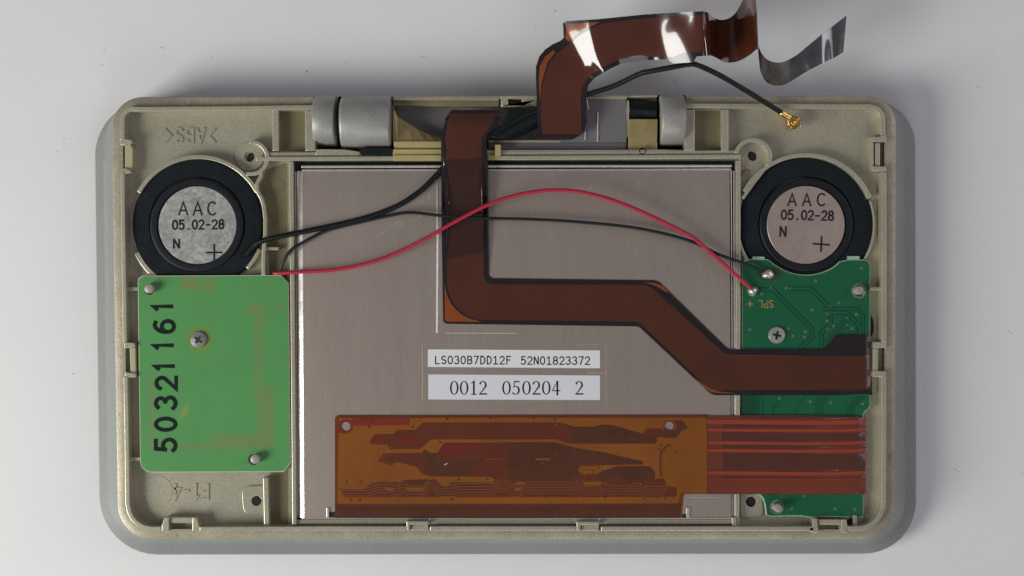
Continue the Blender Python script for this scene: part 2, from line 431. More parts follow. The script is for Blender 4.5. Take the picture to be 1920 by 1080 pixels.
# ================================================================== the shell
ZF, ZR, ZB, ZL = .70, .90, .865, .965          # floor, ribs, rim band, lip
shell = thing('plastic_shell', 'silver plastic casing half lying open on the white table', 'casing', tuple(P(950, 610, 0)))
def ring(tl, tr, br, bl, rtl, rtr, rbr, rbl, z, ztop=None):
    """rounded quad with breakpoints along its top edge where the hinge gap is"""
    pts = rp([(*tl, rtl), (*tr, rtr), (*br, rbr), (*bl, rbl)], 10)
    tlx = pts[10][0]; out = []
    for i, (x, y) in enumerate(pts):
        out.append(P(x, y, z))
        if i == 10:
            for bx in (400, 587.5, 590, 800, 1000, 1284, 1286.5, 1500):
                t = (bx-tl[0])/(tr[0]-tl[0]); by = tl[1]+t*(tr[1]-tl[1])
                zz = z if (ztop is None or bx < 589 or bx > 1285) else min(z, ztop)
                out.append(P(bx, by, zz))
    return out
GAP = .50
rings = [
 ring((300, 300), (1600, 300), (1600, 900), (320, 900), 60, 60, 60, 60, .0),
 ring((222, 232), (1672, 226), (1674, 992), (232, 994), 90, 80, 90, 100, .03),
 ring((186, 202), (1704, 198), (1706, 1026), (198, 1028), 95, 80, 95, 108, .18, GAP),
 ring((177, 193), (1716, 190), (1718, 1038), (188, 1040), 98, 82, 98, 110, .31, GAP),
 ring((179, 191), (1714, 188), (1716, 1036), (190, 1038), 96, 80, 96, 108, .36, GAP),
 ring((192, 187), (1697, 183), (1698, 1022.5), (202, 1023.5), 85, 72, 84, 96, .46, GAP),
 ring((193.5, 186.5), (1695, 182.5), (1696, 1021), (203.5, 1022), 84, 71, 83, 95, .50, GAP),
 ring((201, 184), (1687, 180.5), (1687, 1016), (212, 1016.5), 75, 66, 78, 84, .70, GAP),
 ring((209, 182), (1679.5, 179.5), (1677.5, 1011), (222, 1011.5), 58, 55, 66, 66, ZB-.008, GAP),
 ring((211, 183), (1678, 180.5), (1676, 1010), (223.5, 1010.5), 57, 54, 65, 65, ZB, GAP),
 ring((230, 202), (1658, 197.5), (1658, 992.5), (239.5, 992), 32, 30, 47, 47, ZB-.004, GAP),
 ring((230.5, 202.5), (1657.5, 198), (1657.5, 992), (240, 991.5), 32, 30, 47, 47, ZF-.1, GAP-.1),
]
def loft(name, rings, m, parent, cap=True):
    n = len(rings[0]); V = [q for r in rings for q in r]; F = []
    for i in range(len(rings)-1):
        for j in range(n):
            a = i*n+j; b = i*n+(j+1) % n; F.append((a, b, b+n, a+n))
    if cap: F.append(tuple(range(n)))
    return mesh_obj(name, V, F, m, parent, True)
loft('outer_wall', rings[:9], M['outer'], shell)
o = loft('rim_band', rings[8:], M['rim'], shell, False)
for ob in (o,):
    md = ob.modifiers.new('edges', 'EDGE_SPLIT'); md.split_angle = math.radians(35)
md = COL.objects['outer_wall'].modifiers.new('edges', 'EDGE_SPLIT'); md.split_angle = math.radians(32)
# pale inlaid strips along both sides
def side_strip(pts, z, lab=None):
    o = prism('side_strip', pts, z-.25, z, M['strip'], shell, .015)
    return o
def lerp_strip(xi0, xi1, xo0, xo1, y0, y1, zi, zo):
    V = []; n = 12
    for k in range(n+1):
        t = k/n; y = y0+(y1-y0)*t
        a = P(xi0+(xi1-xi0)*t, y, zi); b = P(xo0+(xo1-xo0)*t, y, zo)
        V += [a, b, a-Vector((0, 0, .2)), b-Vector((0, 0, .2))]
    F = []
    for k in range(n):
        a = k*4; b = a+4; F += [(a, a+1, b+1, b), (a, b, b+2, a+2), (a+1, a+3, b+3, b+1), (a+2, b+2, b+3, a+3)]
    F += [(0, 2, 3, 1), (n*4, n*4+1, n*4+3, n*4+2)]
    return mesh_obj('side_strip', V, F, M['strip'], shell, False, .02)
lerp_strip(211.5, 221.5, 193, 201, 296, 905, ZB-.002, .515)
lerp_strip(1677.5, 1676.5, 1696, 1696, 290, 908, ZB-.008, .515)
# lip
lip_in = rp([(233, 208, 22), (1652, 204, 20), (1652.5, 987, 45), (243, 987, 42)], 10)
lip_out = rp([(225.5, 199, 30), (1661, 193.5, 32), (1661.5, 996, 50), (236, 995.5, 48)], 10)
def cut_lip(lo, hi):
    pass
# lip as wall segments, broken where the photo shows notches
def lipseg(pts, w=8): return wall('lip', pts, w, ZF-.05, ZL, M['shell'], shell, .014)
lipseg([(229, 263)] + [(229, 236)] + circ(249, 224, 20, 8, 180, 96) + [(262, 204.5), (420, 203.5), (588, 201)], 9)
lipseg([(1286, 198), (1480, 199), (1632, 199.5)] + circ(1634, 222, 21, 8, 80, 0) + [(1656, 253)], 9)
lipseg([(229.5, 322), (231, 430), (232.5, 541), (234, 641)], 8)
lipseg([(235.5, 706), (237.5, 820), (239, 945)] + circ(285, 946, 45, 10, 185, 262) + [(283, 991.5), (302, 991.5)], 8.5)
lipseg([(374, 992), (480, 991.5), (620, 991), (762, 991)], 8.5)
lipseg([(806, 991), (940, 991), (1080, 991)], 8.5)
lipseg([(1127, 991.5), (1320, 991.5), (1526, 991.5)], 8.5)
lipseg([(1590, 991.5), (1607, 991)] + circ(1608, 942, 49, 10, 280, 360) + [(1657.5, 860), (1657.5, 730)], 9.5)
lipseg([(1657.5, 642), (1657.5, 500), (1657, 322)], 9.5)
# floor, with the screw and drain holes cut through
FH = [circ(472, 296, 9.5, 20), circ(1408, 294, 10, 20), circ(481, 939, 9.5, 20), circ(1408, 941, 10, 20)]
floor_out = rp([(229, 202, 24), (1657, 198, 24), (1657, 992, 45), (238, 992, 45)], 8)
def rect_cut(): return None
prism('inner_floor', floor_out, ZF-.12, ZF, M['shell'], shell, 0, holes=FH + [quad(594, 186, 1280, 284)])
for (x, y) in [(472, 296), (1408, 294), (481, 939), (1408, 941)]:
    lathe('screw_hole', x, y, [(9.35, ZF-.3), (9.35, ZF+.012), (0.01, ZF+.012)], M['hole'], shell, 24, True, False)
# yellowed moulded wells between the ribs, their shade darkened into the colour
def pocket(pts, z=ZF+.004, m='pocket'): return prism('recess_floor', pts, z-.02, z, M[m], shell, 0)
pocket([(524, 210), (571, 209), (571, 283), (524, 283)])
pocket(rp([(500, 318, 3), (538, 304, 3), (540, 984), (506, 984), (506, 520), (499, 430), (500, 390), (488, 350)], 3))
pocket([(1303, 208), (1352, 208), (1352, 283), (1303, 283)])
pocket([(1379, 318), (1400, 318), (1379, 350)])
# ribs
def rib(pts, w, z1=ZR, z0=ZF-.05, b=.013): return wall('rib', pts, w, z0, z1, M['shell'], shell, b)
rib([(516, 207), (517, 283)], 12); rib([(581, 207), (582, 283)], 18)
rib([(1293, 205), (1293, 283)], 19); rib([(1359.5, 205), (1359.5, 284)], 13)
rib([(496, 289), (640, 288.5), (760, 288), (960, 287), (1180, 286.5), (1384, 285)], 7, ZR-.03)
rib([(480, 297.5), (640, 297), (900, 296), (1200, 294.5), (1388, 293)], 8, ZR+.01)
rib([(546, 302), (547, 420), (549, 640), (551, 860), (552, 984)], 8)
rib([(1384, 301), (1384, 600), (1383, 800), (1382, 984)], 9, .862)
rib([(498, 896), (500, 984)], 10); rib([(501, 984), (501, 990)], 9)
rib([(497, 466), (522, 466)], 6, ZR-.06)
rib([(236, 541.5), (258, 541.5)], 7, ZR-.04); rib([(243, 860.5), (264, 860.5)], 7, ZR-.04)
rib([(1631, 541), (1654, 541)], 6.5, ZR-.04)
rib([(556, 979), (760, 979), (1080, 979), (1376, 978.5)], 9, ZR-.05)
rib([(1376, 977), (1384, 990)], 6, ZR-.05)
rib([(1376, 970), (1377, 990)], 8)
rib([(1603, 966), (1603, 985)], 8, ZR-.03)
rib([(1590, 966), (1590, 985)], 7, ZR-.12)
for xs in ((566, 758), (822, 1070), (1134, 1374)):
    prism('slot_shade', quad(xs[0], 983, xs[1], 986.8), ZF+.004, ZF+.02, M['hole'], shell, 0)  # black strip laid on the floor as the shade in the slot
# wavy wall between left speaker and the pocket
rib([(489, 318), (489, 330), (481, 345), (482, 358), (490, 372), (494, 385), (497, 410), (497, 440), (494, 470), (494, 516)], 7, ZR)
# screw bosses
def boss_wall(cx, cy, r, a0, a1, w=8, ext=(), pre=()):
    rib(list(pre)+circ(cx, cy, r, 20, a0, a1)+list(ext), w, ZR+.005)
boss_wall(471, 296, 30, 97, -92, 7.5, ext=[(462, 326)])
lathe('screw_boss', 472, 296, [(27, ZF-.05), (27, ZF+.025), (26, ZF+.035), (9.6, ZF+.035), (9.4, ZF-.2)], M['shell'], shell, 32, True, False)
boss_wall(1412, 294, 32, 168, -32, 8)
lathe('screw_boss', 1408, 294, [(27, ZF-.05), (27, ZF+.02), (26, ZF+.03), (10, ZF+.03), (9.6, ZF-.2)], M['shell'], shell, 32, True, False)
prism('screw_boss', rp([(452, 912, 16), (494, 910), (494, 966), (457, 964, 14)], 6), ZF-.05, ZF+.03, M['shell'], shell, .01, holes=[circ(481, 939, 9.3, 20)])
prism('screw_boss', rp([(1389, 926), (1428, 926), (1430, 968, 8), (1389, 970)], 4), ZF-.05, ZF+.05, M['shell'], shell, .01, holes=[circ(1408, 941, 9.8, 20)])
lathe('ejector_mark', 294, 921, [(30, ZF-.01), (30, ZF+.006), (28.5, ZF+.006), (28.5, ZF-.01)], M['shell'], shell, 48, False, False)
lathe('ejector_mark', 521, 348, [(13, ZF-.01), (13, ZF+.010), (12, ZF+.010), (12, ZF-.01)], M['pocket'], shell, 32, False, False)
# curved seats round the speakers
def seat(cx, cy, r, a0, a1, w, z): rib(circ(cx, cy, r, 40, a0, a1), w, z, ZF-.05, .012)
seat(371, 420, 126, 152, 28, 8, ZR-.01); seat(371, 420, 127, 205, 232, 9, ZR-.06); seat(371, 420, 123.5, 150, 210, 3, ZF+.06)
seat(371, 420, 124, 318, 338, 7, ZR-.08)
seat(1511, 420, 129.5, 152, 22, 8, ZR-.01); seat(1511, 420, 128.5, 20, -30, 4, ZR-.10); seat(1511, 420, 129, 215, 175, 6, ZR-.08)
rib([(1437, 313), (1412, 345), (1393, 372)], 6, ZR-.02)
# clips on the rim
def clip(pts, z1, w=None, m='shell'): return prism('clip', pts, ZF-.02, z1, M[m], shell, .014)
clip([(226, 263), (236, 260), (246, 262), (248, 268), (238, 271), (234, 273), (226, 272)], ZL)
clip(rp([(234, 273), (244, 268, 3), (249, 280, 3), (249, 310, 3), (244, 320, 3), (234, 316)], 3), ZL-.05, m='clip_pale')
clip([(226, 316), (236, 315), (244, 319), (247, 324), (236, 326), (227, 326)], ZL-.01)
clip([(232, 641), (252, 643), (254, 650), (245, 653), (233, 653)], ZL); clip([(243, 653), (254, 651), (255, 702), (245, 704)], ZL-.05, m='clip_pale')
clip([(234, 697), (245, 699), (255, 700), (255, 708), (234, 708)], ZL-.01)
clip([(1652, 253), (1662, 253), (1662, 266), (1637, 266), (1637, 256), (1650, 256)], ZL)
clip([(1633, 256), (1638, 256), (1638, 319), (1633, 319)], ZL-.04); clip([(1641, 268), (1650, 268), (1650, 311), (1641, 311)], ZL-.05)
clip([(1634, 311), (1662, 312), (1662, 322), (1634, 320)], ZL-.01)
clip([(1639, 641), (1662, 641), (1662, 652), (1638, 653)], ZL); clip([(1638, 653), (1646.5, 653), (1646.5, 697), (1638, 697)], ZL-.04)
clip([(1637, 695), (1662, 696), (1662, 732), (1653, 732), (1653, 707), (1637, 707)], ZL-.005, m='shell')
clip([(303, 996), (303, 985), (309, 970), (317, 970), (317, 996)], ZL); clip([(317, 970), (364, 970), (362, 981), (320, 981)], ZL-.05)
clip([(361, 970), (369, 970), (374, 988), (374, 996), (360, 996)], ZL)
clip([(762, 977), (803, 977), (803, 984), (769, 984), (769, 995), (762, 995)], ZL-.01); clip([(771, 984), (803, 984), (803, 995), (771, 995)], ZL-.06)
clip([(1081, 978), (1123, 978), (1123, 985), (1089, 985), (1089, 996), (1081, 996)], ZL-.01); clip([(1090, 985), (1123, 985), (1123, 996), (1090, 996)], ZL-.06)
clip([(1525, 972), (1532, 972), (1535, 999), (1524, 999), (1517, 996), (1517, 990), (1523, 988)], ZL); clip([(1533, 974), (1580, 974), (1576, 984), (1536, 984)], ZL-.05)
clip([(1580, 974), (1587, 974), (1590, 990), (1590, 999), (1579, 999), (1576, 993)], ZL)
prism('slot_shade', quad(1589, 974, 1595, 989), ZF+.004, ZF+.1, M['hole'], shell, 0)
# moulded lettering
write(text_lines('>ABS<', 404, 241, 27, 20.5, 180, .85), 4.0, ZF, M['shell'], shell, .018)
write(text_lines('F1-4', 391, 908, 28, 18, 180, .65), 4.4, ZF, M['shell'], shell, .018)
# pegs that pass through the boards
def peg(x, y, r, z0, z1): lathe('peg', x, y, [(r*1.04, z0), (r, z1-.015), (r*.93, z1-.004), (r*.86, z1)], M['peg'], shell, 24)
peg(279, 541, 9, ZF, 1.05); peg(478, 861, 9, ZF, 1.05); peg(1612, 544.5, 8, ZF, 1.06); peg(1458.5, 953, 8, ZF, 1.06)
# ------------------------------------------------------------------ hinge
prism('hinge_floor', quad(588, 182, 1287, 286), .40, .44, M['greyplate'], shell, 0)
def barrel(x0, x1, yc, r, z, lean=0, tail=True, a0=-10, a1=190):
    """half-round hinge knuckle lying across the casing; outline rows at x0 and x1"""
    V = []; F = []; n = 28; c0 = P(x0, yc, z); c1 = P(x1, yc, z); R = r*.01*(CAMZ-z)/25
    rows = [(0, .93), (.02, .985), (.05, 1), (.95, 1), (.98, .985), (1, .93)]
    for (t, s) in rows:
        for k in range(n+1):
            a = math.radians(a0+(a1-a0)*k/n)
            bow = lean*math.sin(math.pi*k/n)
            V.append(Vector((c0.x+(c1.x-c0.x)*t+bow*(1 if t > .5 else .3), c0.y+R*s*math.cos(a), c0.z+R*s*math.sin(a))))
    m = n+1
    for i in range(len(rows)-1):
        for k in range(n): a = i*m+k; F.append((a, a+1, a+1+m, a+m))
    F += [tuple(range(m)), tuple(range((len(rows)-1)*m, len(rows)*m))]
    o = mesh_obj('hinge_barrel', V, F, M['barrel'], shell, True)
    md = o.modifiers.new('edges', 'EDGE_SPLIT'); md.split_angle = math.radians(50)
    return o
barrel(592, 634, 227, 47.5, .62, -.04); barrel(641, 735, 230, 49.5, .62, 0); barrel(1236, 1280, 226, 47.5, .62, .02)
prism('hinge_gap', [(590, 181), (644, 181), (644, 287), (590, 287)], .44, .5, M['hole'], shell, 0)
prism('hinge_gap', [(1231, 178), (1285, 178), (1285, 285), (1231, 285)], .44, .5, M['hole'], shell, 0)
prism('hinge_ledge', [(592, 279.5), (645, 280), (672, 284), (672, 292), (592, 291)], .6, ZR-.02, M['shell'], shell)
prism('hinge_pad', rp([(673, 277, 4), (735, 277, 4), (736, 291), (675, 291, 4)], 3), .5, ZR-.015, M['rubber'], shell)
# bared yellow plastic behind the second knuckle
V = []; F = []
edge = [(736, 184), (739, 205), (745, 219), (758, 227), (778, 239), (800, 250), (822, 257), (845, 262)]
for (x, y) in edge:
    V += [P(x, y, .66), P(x, y-1, .45), P(max(x, 737), 268, .80)]
for i in range(len(edge)-1):
    a = i*3; F += [(a, a+3, a+5, a+2), (a+1, a+4, a+3, a)]
mesh_obj('worn_knuckle_seat', V, F, M['bareside'], shell, False)
prism('worn_ledge', quad(738, 264, 860, 279), .5, ZR-.06, M['bare'], shell, .03)
prism('worn_ledge', quad(737, 279.5, 860, 290), .5, ZR-.02, M['bare'], shell, .012)
prism('worn_ledge', quad(737, 290.5, 862, 301), .7, ZR+.013, M['bare'], shell, .012)
prism('worn_ledge', quad(912, 290.3, 936, 299.5), .7, ZR+.013, M['bare'], shell, .012)
prism('worn_tab', quad(928, 271, 939, 291.5), .5, ZR+.05, M['bare'], shell, .012)
prism('worn_tab', quad(912, 281, 928, 291), .5, ZR-.02, M['bare'], shell, .012)
# rear edge over the hinge opening
prism('rear_edge', [(737, 180.5), (936, 180), (936, 188), (737, 187.5)], .55, ZB-.02, M['rim'], shell, .01)
prism('rear_edge', [(737, 188), (936, 188.5), (936, 200), (870, 200), (737, 197)], .5, ZB-.14, M['pocket'], shell, .02)
prism('rear_edge', [(937, 179.5), (1176, 179), (1176, 184.5), (937, 185)], .5, ZB-.01, M['shell'], shell, .01)
prism('rear_edge', [(939, 185), (953, 185), (953, 197), (978, 197), (978, 185), (1007, 185), (1007, 200), (939, 200)], .5, ZB-.06, M['shell'], shell, .02)
prism('rear_edge', [(1175, 179), (1233, 178), (1233, 181), (1175, 182)], .5, ZB-.05, M['shell'], shell, .008)
prism('rear_edge', [(1099, 178.5), (1174, 178.5), (1174, 183.5), (1099, 184)], .5, ZB, M['rim'], shell, .008)
prism('grey_cover', [(1096, 184.5), (1175, 184), (1172, 210), (1174, 240), (1175, 267), (1050, 267), (1050, 256), (1096, 240)], .5, .74, M['greyplate'], shell, .012)
prism('grey_cover', quad(915, 267.5, 1175, 280.5), .45, .71, M['greyplate'], shell, .014)
prism('grey_cover', [(915, 262), (1050, 262), (1050, 267), (915, 267)], .45, .73, M['shell'], shell, .012)
wall('cover_ridge', [(1120.5, 210), (1120.5, 266)], 2.2, .7, .765, M['edge'], shell, .006)
wall('cover_ridge', [(1097, 246), (1097, 262)], 2.2, .7, .765, M['edge'], shell, .006)
wall('cover_ridge', [(1100, 184), (1101, 196), (1103, 204)], 2.2, .7, .765, M['edge'], shell, .006)
prism('hinge_ledge', [(936, 281), (1176, 280.5), (1232, 280), (1283, 281), (1283, 284), (1180, 289), (936, 289)], .5, ZR-.04, M['shell'], shell, .014)
V = [P(1180, 184, .62), P(1233, 190, .66), P(1232, 208, .76), P(1179, 205, .72), P(1231, 222, .70), P(1179, 221, .68)]
V += [q-Vector((0, 0, .12)) for q in V]
mesh_obj('foam_strip', V, [(0, 1, 2, 3), (3, 2, 4, 5), (6, 9, 8, 7), (9, 11, 10, 8), (0, 6, 7, 1), (1, 7, 8, 2), (2, 8, 10, 4), (4, 10, 11, 5), (5, 11, 9, 3), (3, 9, 6, 0)], M['rubber'], shell, False, .02)
prism('stained_plate', [(1179, 223), (1233, 223), (1232, 280), (1178, 281)], .5, .78, M['bareside'], shell, .012)
lathe('pin_hole', 1204.5, 283, [(6.5, ZR-.06), (6.5, ZR-.03), (5, ZR-.03), (5, ZR-.05), (.01, ZR-.05)], M['hole'], shell, 20, True, False)
prism('hinge_pillar', [(1171, 195), (1179, 186), (1180, 205), (1178, 255), (1173, 262)], .5, .72, M['shell'], shell, .01)

# ================================================================== speakers
def text_obj(lines, w, z, m, parent, name='lettering', t=.004): write(lines, w, z, m, parent, t)
def speaker(cx, cy, R, label, disc_m, dcx, dcy, writing, dz=0):
    def L3(pr): return [(r, z-dz if z > ZF+.01 else z) for r, z in pr]
    s = thing('speaker', label, 'speaker', tuple(P(cx, cy, ZF)), 'round speakers in the casing corners')
    k = .93
    lathe('foam_ring', cx, cy, L3([(R, ZF), (R, .80), (R-2, .83), (R-8, .845), (91, .85), (89, .82), (87, .80)]), M['foam'], s, 72, True, False)
    lathe('inner_ring', dcx, dcy, L3([(87.5, .78), (87.5, .855), (86.5, .865), (84, .868), (76, .872), (74.5, .87), (73.8, .85), (73.5, .80)]), M['blackp'], s, 72, True, False)
    d = lathe('magnet_disc', dcx, dcy, L3([(73.2, .78), (73, .868), (72.3, .875), (.5, .876)]), disc_m, s, 72, True, True)
    text_obj(writing[0], 2.9, .877-dz, writing[2], d); 
    text_obj(writing[1], 3.1, .877-dz, writing[2], d)
    return s
def plus(a, b):
    g = Glyph([a, b]); g.ch = '+'; return [g]
def aac(x0, yb, h, gap, rot): 
    out = []
    for i, ch in enumerate('AAC'): out += text_lines(ch, x0+i*gap-.31*h*1.08, yb, h, 0, rot, 1.08)
    return out
wl = aac(343.5, 403, 24, 27, 0)
wl2 = text_lines('05.02-28', 323.5, 430, 16.5, 12.4, -.8, .9) + text_lines('N', 325, 465, 16, 0, 0, 1.15) + plus([(388, 473.5), (416, 473.5)], [(401.5, 459), (401.5, 487)])
speaker(371, 420, 121.5, 'round black speaker with a mottled silver disc, beside the light green board', M['disc'], 370, 422, (wl, wl2, M['ink']))
wr = aac(1485, 385.5, 22.5, 27.5, 1)
wr2 = text_lines('05.02-28', 1465, 411, 17, 12.6, 1.2, .9) + text_lines('N', 1462, 443, 18, 0, 2, 1.05) + plus([(1525, 457), (1555, 459)], [(1540.5, 444), (1539.5, 471)])
speaker(1511, 420, 125, 'round black speaker with a clean brown-reflecting disc, beside the dark green board', M['disc_b'], 1511, 421.5, (wr, wr2, M['ink_p']), .065)

# ================================================================== light green board
lb = thing('circuit_board', 'light green circuit board stamped with a black vertical number', 'circuit board', tuple(P(400, 700, .78)))
LBO = rp([(258, 517, 11), (527, 516, 5), (541, 531, 5), (545, 868, 5), (532, 885, 6), (263, 886, 21)], 5)
LBH = [circ(281, 542, 11, 20), circ(476, 861.5, 11, 20)]
prism('board_core', LBO, .80, .893, M['pcb_edge'], lb, .01, holes=LBH)
def sm(a, b, x):
    t = max(0, min(1, (x-a)/(b-a))); return t*t*(3-2*t)
buried = [(505, 685, 478, 598, 0), (478, 500, 580, 610, .6), (478, 494, 640, 760, .55), (341, 375, 520, 543, 1.0), (382, 402, 522, 548, 1.0), (350, 400, 520, 535, .4), (465, 490, 570, 592, .9),
          (476, 492, 600, 720, .55), (482, 513, 725, 840, .75), (396, 512, 813, 842, .75), (336, 400, 832, 842, .75), (280, 290, 700, 840, .75), (280, 400, 834, 843, .5), (500, 512, 522, 534, .6), (520, 534, 568, 580, .8)]
def lpig(x, y):
    g = Vector((.088, .30, .088)); k = 0
    for (a, b, c, d, s) in buried:
        e = 5
        if s == 0: continue
        k = max(k, s*sm(a-e, a+e, x)*(1-sm(b-e, b+e, x))*sm(c-e, c+e, y)*(1-sm(d-e, d+e, y)))
    g = g.lerp(Vector((.19, .225, .085)), k*.8)
    r = math.hypot(x-373, y-637); g = g.lerp(Vector((.20, .25, .03)), .75*sm(30, 20, r) if False else .75*(1-sm(17, 29, r)))
    # small yellow glue smear
    d = abs((x-346)*.8+(y-772)*.35)/10 + abs((y-772)*.8-(x-346)*.35)/22
    g = g.lerp(Vector((.26, .33, .06)), .6*(1-sm(.3, 1.1, d)))
    return (g.x, g.y, g.z)
LBI = rp([(259.5, 518.5, 10), (526.5, 517.5, 5), (539.5, 531.5, 5), (543.5, 867.5, 5), (531, 883.5, 6), (264, 884.5, 20)], 5)
sheet('solder_mask', LBI, .899, M['pcb_l'], lb, holes=[circ(281, 542, 11.5, 20), circ(476, 861.5, 11.5, 20)], grid=4.5, solid=.006, colour=lpig)
num = []
for ch, yc, dx in (('5', 846, 0), ('0', 807, 0), ('3', 767, 0), ('2', 730, 1), ('i', 694, -4), ('i', 655, -6), ('6', 624, -3), ('i', 582, -7)):
    c = '1' if ch == 'i' else ch
    num += text_lines(c, 329+dx, yc, 37 if ch != 'i' else 35, 0, -90, 1.0 if ch != 'i' else .62)
text_obj(num, 7.4, .8995, M['gink'], lb, 'stamped_number')

# ================================================================== dark green board
rb = thing('circuit_board', 'dark green circuit board with vias and traces beneath the brown ribbon', 'circuit board', tuple(P(1510, 720, .74)))
arcp = [(1511+97*math.cos(math.radians(a)), 418+97*math.sin(math.radians(a))) for a in range(125, 54, -5)]
RBO = [(1391, 494), (1396, 488), (1408, 485.5), (1440, 486), (1448, 492)] + arcp + [(1574, 490), (1590, 486.5), (1622, 486.5), (1630, 491), (1632, 500), (1632, 763), (1627, 769), (1621, 773), (1619, 778), (1619, 970), (1595, 970.5), (1540, 969), (1520, 971), (1500, 968), (1475, 968), (1448, 969), (1437, 967), (1434, 945), (1430, 934), (1424, 928), (1391, 900)]
RBH = [circ(1610.5, 545.5, 10.5, 20), circ(1456.5, 951, 10.5, 20)]
prism('board_core', RBO, .735, .822, M['pcb_rim'], rb, .01, holes=RBH)
def inset(poly, d):
    n = len(poly); out = []
    A = sum(poly[i][0]*poly[(i+1) % n][1]-poly[(i+1) % n][0]*poly[i][1] for i in range(n)); s = 1 if A > 0 else -1
    for i in range(n):
        p = Vector(poly[i]); a = (p-Vector(poly[i-1])).normalized(); b = (Vector(poly[(i+1) % n])-p).normalized()
        t = Vector((-a.y-b.y, a.x+b.x)); t = t.normalized() if t.length > 1e-6 else Vector((0, 0))
        q = p+t*d*s; out.append((q.x, q.y))
    return out
sheet('solder_mask', inset(RBO, 2.0), .829, M['pcb_r'], rb, holes=[circ(1610.5, 545.5, 14.5, 24), circ(1456.5, 951, 13.5, 24)], grid=None, solid=.006)
for (x, y, r) in ((1610.5, 545.5, 14.2), (1456.5, 951, 13.2)):
    lathe('peg_ring', x, y, [(r, .815), (r, .8255), (10.7, .8255), (10.7, .80)], M['halo'], rb, 32, False, False)
prism('board_tab', quad(1411, 481, 1434, 488), .735, .815, M['pcb_rim'], rb, .008)
prism('board_tab', quad(1589, 480, 1612, 488), .735, .815, M['pcb_rim'], rb, .008)
TR = [[(1428, 543), (1449, 543), (1496, 590), (1522, 616), (1523, 634), (1500, 652)],
      [(1482, 541), (1520, 541), (1555, 576)], [(1552, 586), (1588, 586), (1612, 612), (1612, 625)],
      [(1558, 590), (1556, 610), (1548, 615), (1540, 624), (1540, 652)], [(1588, 598), (1560, 626), (1548, 640)], [(1588, 612), (1566, 632)],
      [(1546, 579), (1608, 579), (1618, 590), (1618, 624)], [(1596, 625), (1605, 620)]]
ribbons('trace', TR[:4], 9, .829, M['pcb_t'], rb, .002); ribbons('trace', TR[4:], 7, .8302, M['pcb_t'], rb, .002)
ribbons('trace', TR[:4], 3.4, .8312, M['pcb_lt'], rb, .0025); ribbons('trace', TR[4:], 2.6, .8335, M['pcb_lt'], rb, .0025)
low = []
for x in (1420, 1424, 1430): low.append([(x, 742), (x, 778)])
for x in (1470, 1512): low.append([(x, 742), (x-20, 764), (x-20, 778)])
for i in range(4): low.append([(1530+i*4, 778), (1530+i*4, 756), (1536+i*5, 742)])
for i in range(4): low.append([(1586+i*4, 778), (1590+i*4, 762), (1610+i*5, 742)])
ribbons('trace', low, 1.6, .829, M['pcb_t'], rb, .0025)
sheet('dark_patch', quad(1391, 740, 1418, 779), .8312, M['pcb_t'], rb, solid=.003)
vias = [(1474, 540), (1482, 541), (1529, 527), (1615, 503), (1573, 568), (1556, 575), (1523, 581), (1551, 588), (1551, 602), (1551, 616), (1562, 611), (1588, 597), (1588, 611), (1598, 616), (1606, 589), (1617, 587), (1510, 622), (1508, 632), (1487, 630), (1406, 618), (1478, 616), (1462, 747), (1519, 753), (1557, 755), (1617, 757), (1484, 954), (1566, 954), (1603, 955), (1507, 930), (1445, 541), (1428, 551)]
for (x, y) in vias:
    lathe('via', x, y, [(2.8, .825), (2.5, .833), (1.5, .833), (1.3, .826), (.01, .826)], M['via'], rb, 10, True, False)
text_obj(text_lines('SPL', 1450, 563.5, 13, 10, 180, .98), 1.9, .829, M['silk'], rb, 'printed_mark', .003)
text_obj(plus([(1402, 570), (1411, 570)], [(1406.5, 565), (1406.5, 575)]), 2.2, .829, M['silk'], rb, 'printed_mark', .003)
def blob(x, y, rx, ry, h, z, m, parent, name='solder_joint', seed=0):
    rnd = random.Random(seed); c = P(x, y, z); V = []; F = []; n = 16; mrows = 7
    ph = [rnd.uniform(0, 6.28) for _ in range(4)]
    for i in range(mrows+1):
        t = math.pi/2*i/mrows
        for j in range(n):
            a = 2*math.pi*j/n; w = 1+.16*math.sin(2*a+ph[0])+.10*math.sin(3*a+ph[1])+.06*math.sin(5*a+ph[2])
            V.append(c+Vector((rx*.01*w*math.cos(t)*math.cos(a), ry*.01*w*math.cos(t)*math.sin(a), h*math.sin(t)*(1+.12*math.sin(a+ph[3])))))
    for i in range(mrows):
        for j in range(n): a = i*n+j; b = i*n+(j+1) % n; F.append((a, b, b+n, a+n))
    return mesh_obj(name, V, F, m, parent, True)
blob(1440, 514, 10, 11, .10, .826, M['solder'], rb, seed=3); blob(1411, 546, 8.5, 11, .12, .826, M['solder'], rb, seed=8)
sheet('flux_stain', [(x, y) for x, y in circ(1443, 513, 23, 20, ry=14)], .8305, mat('flux_brown', (.035, .06, .02), .3, nz=[(5, .3)]), rb, solid=.002)
# black edge of the part under the board's right side
prism('black_cap', circ(1630, 612, 9, 20, ry=22), .72, .80, M['blackp'], rb, .01)

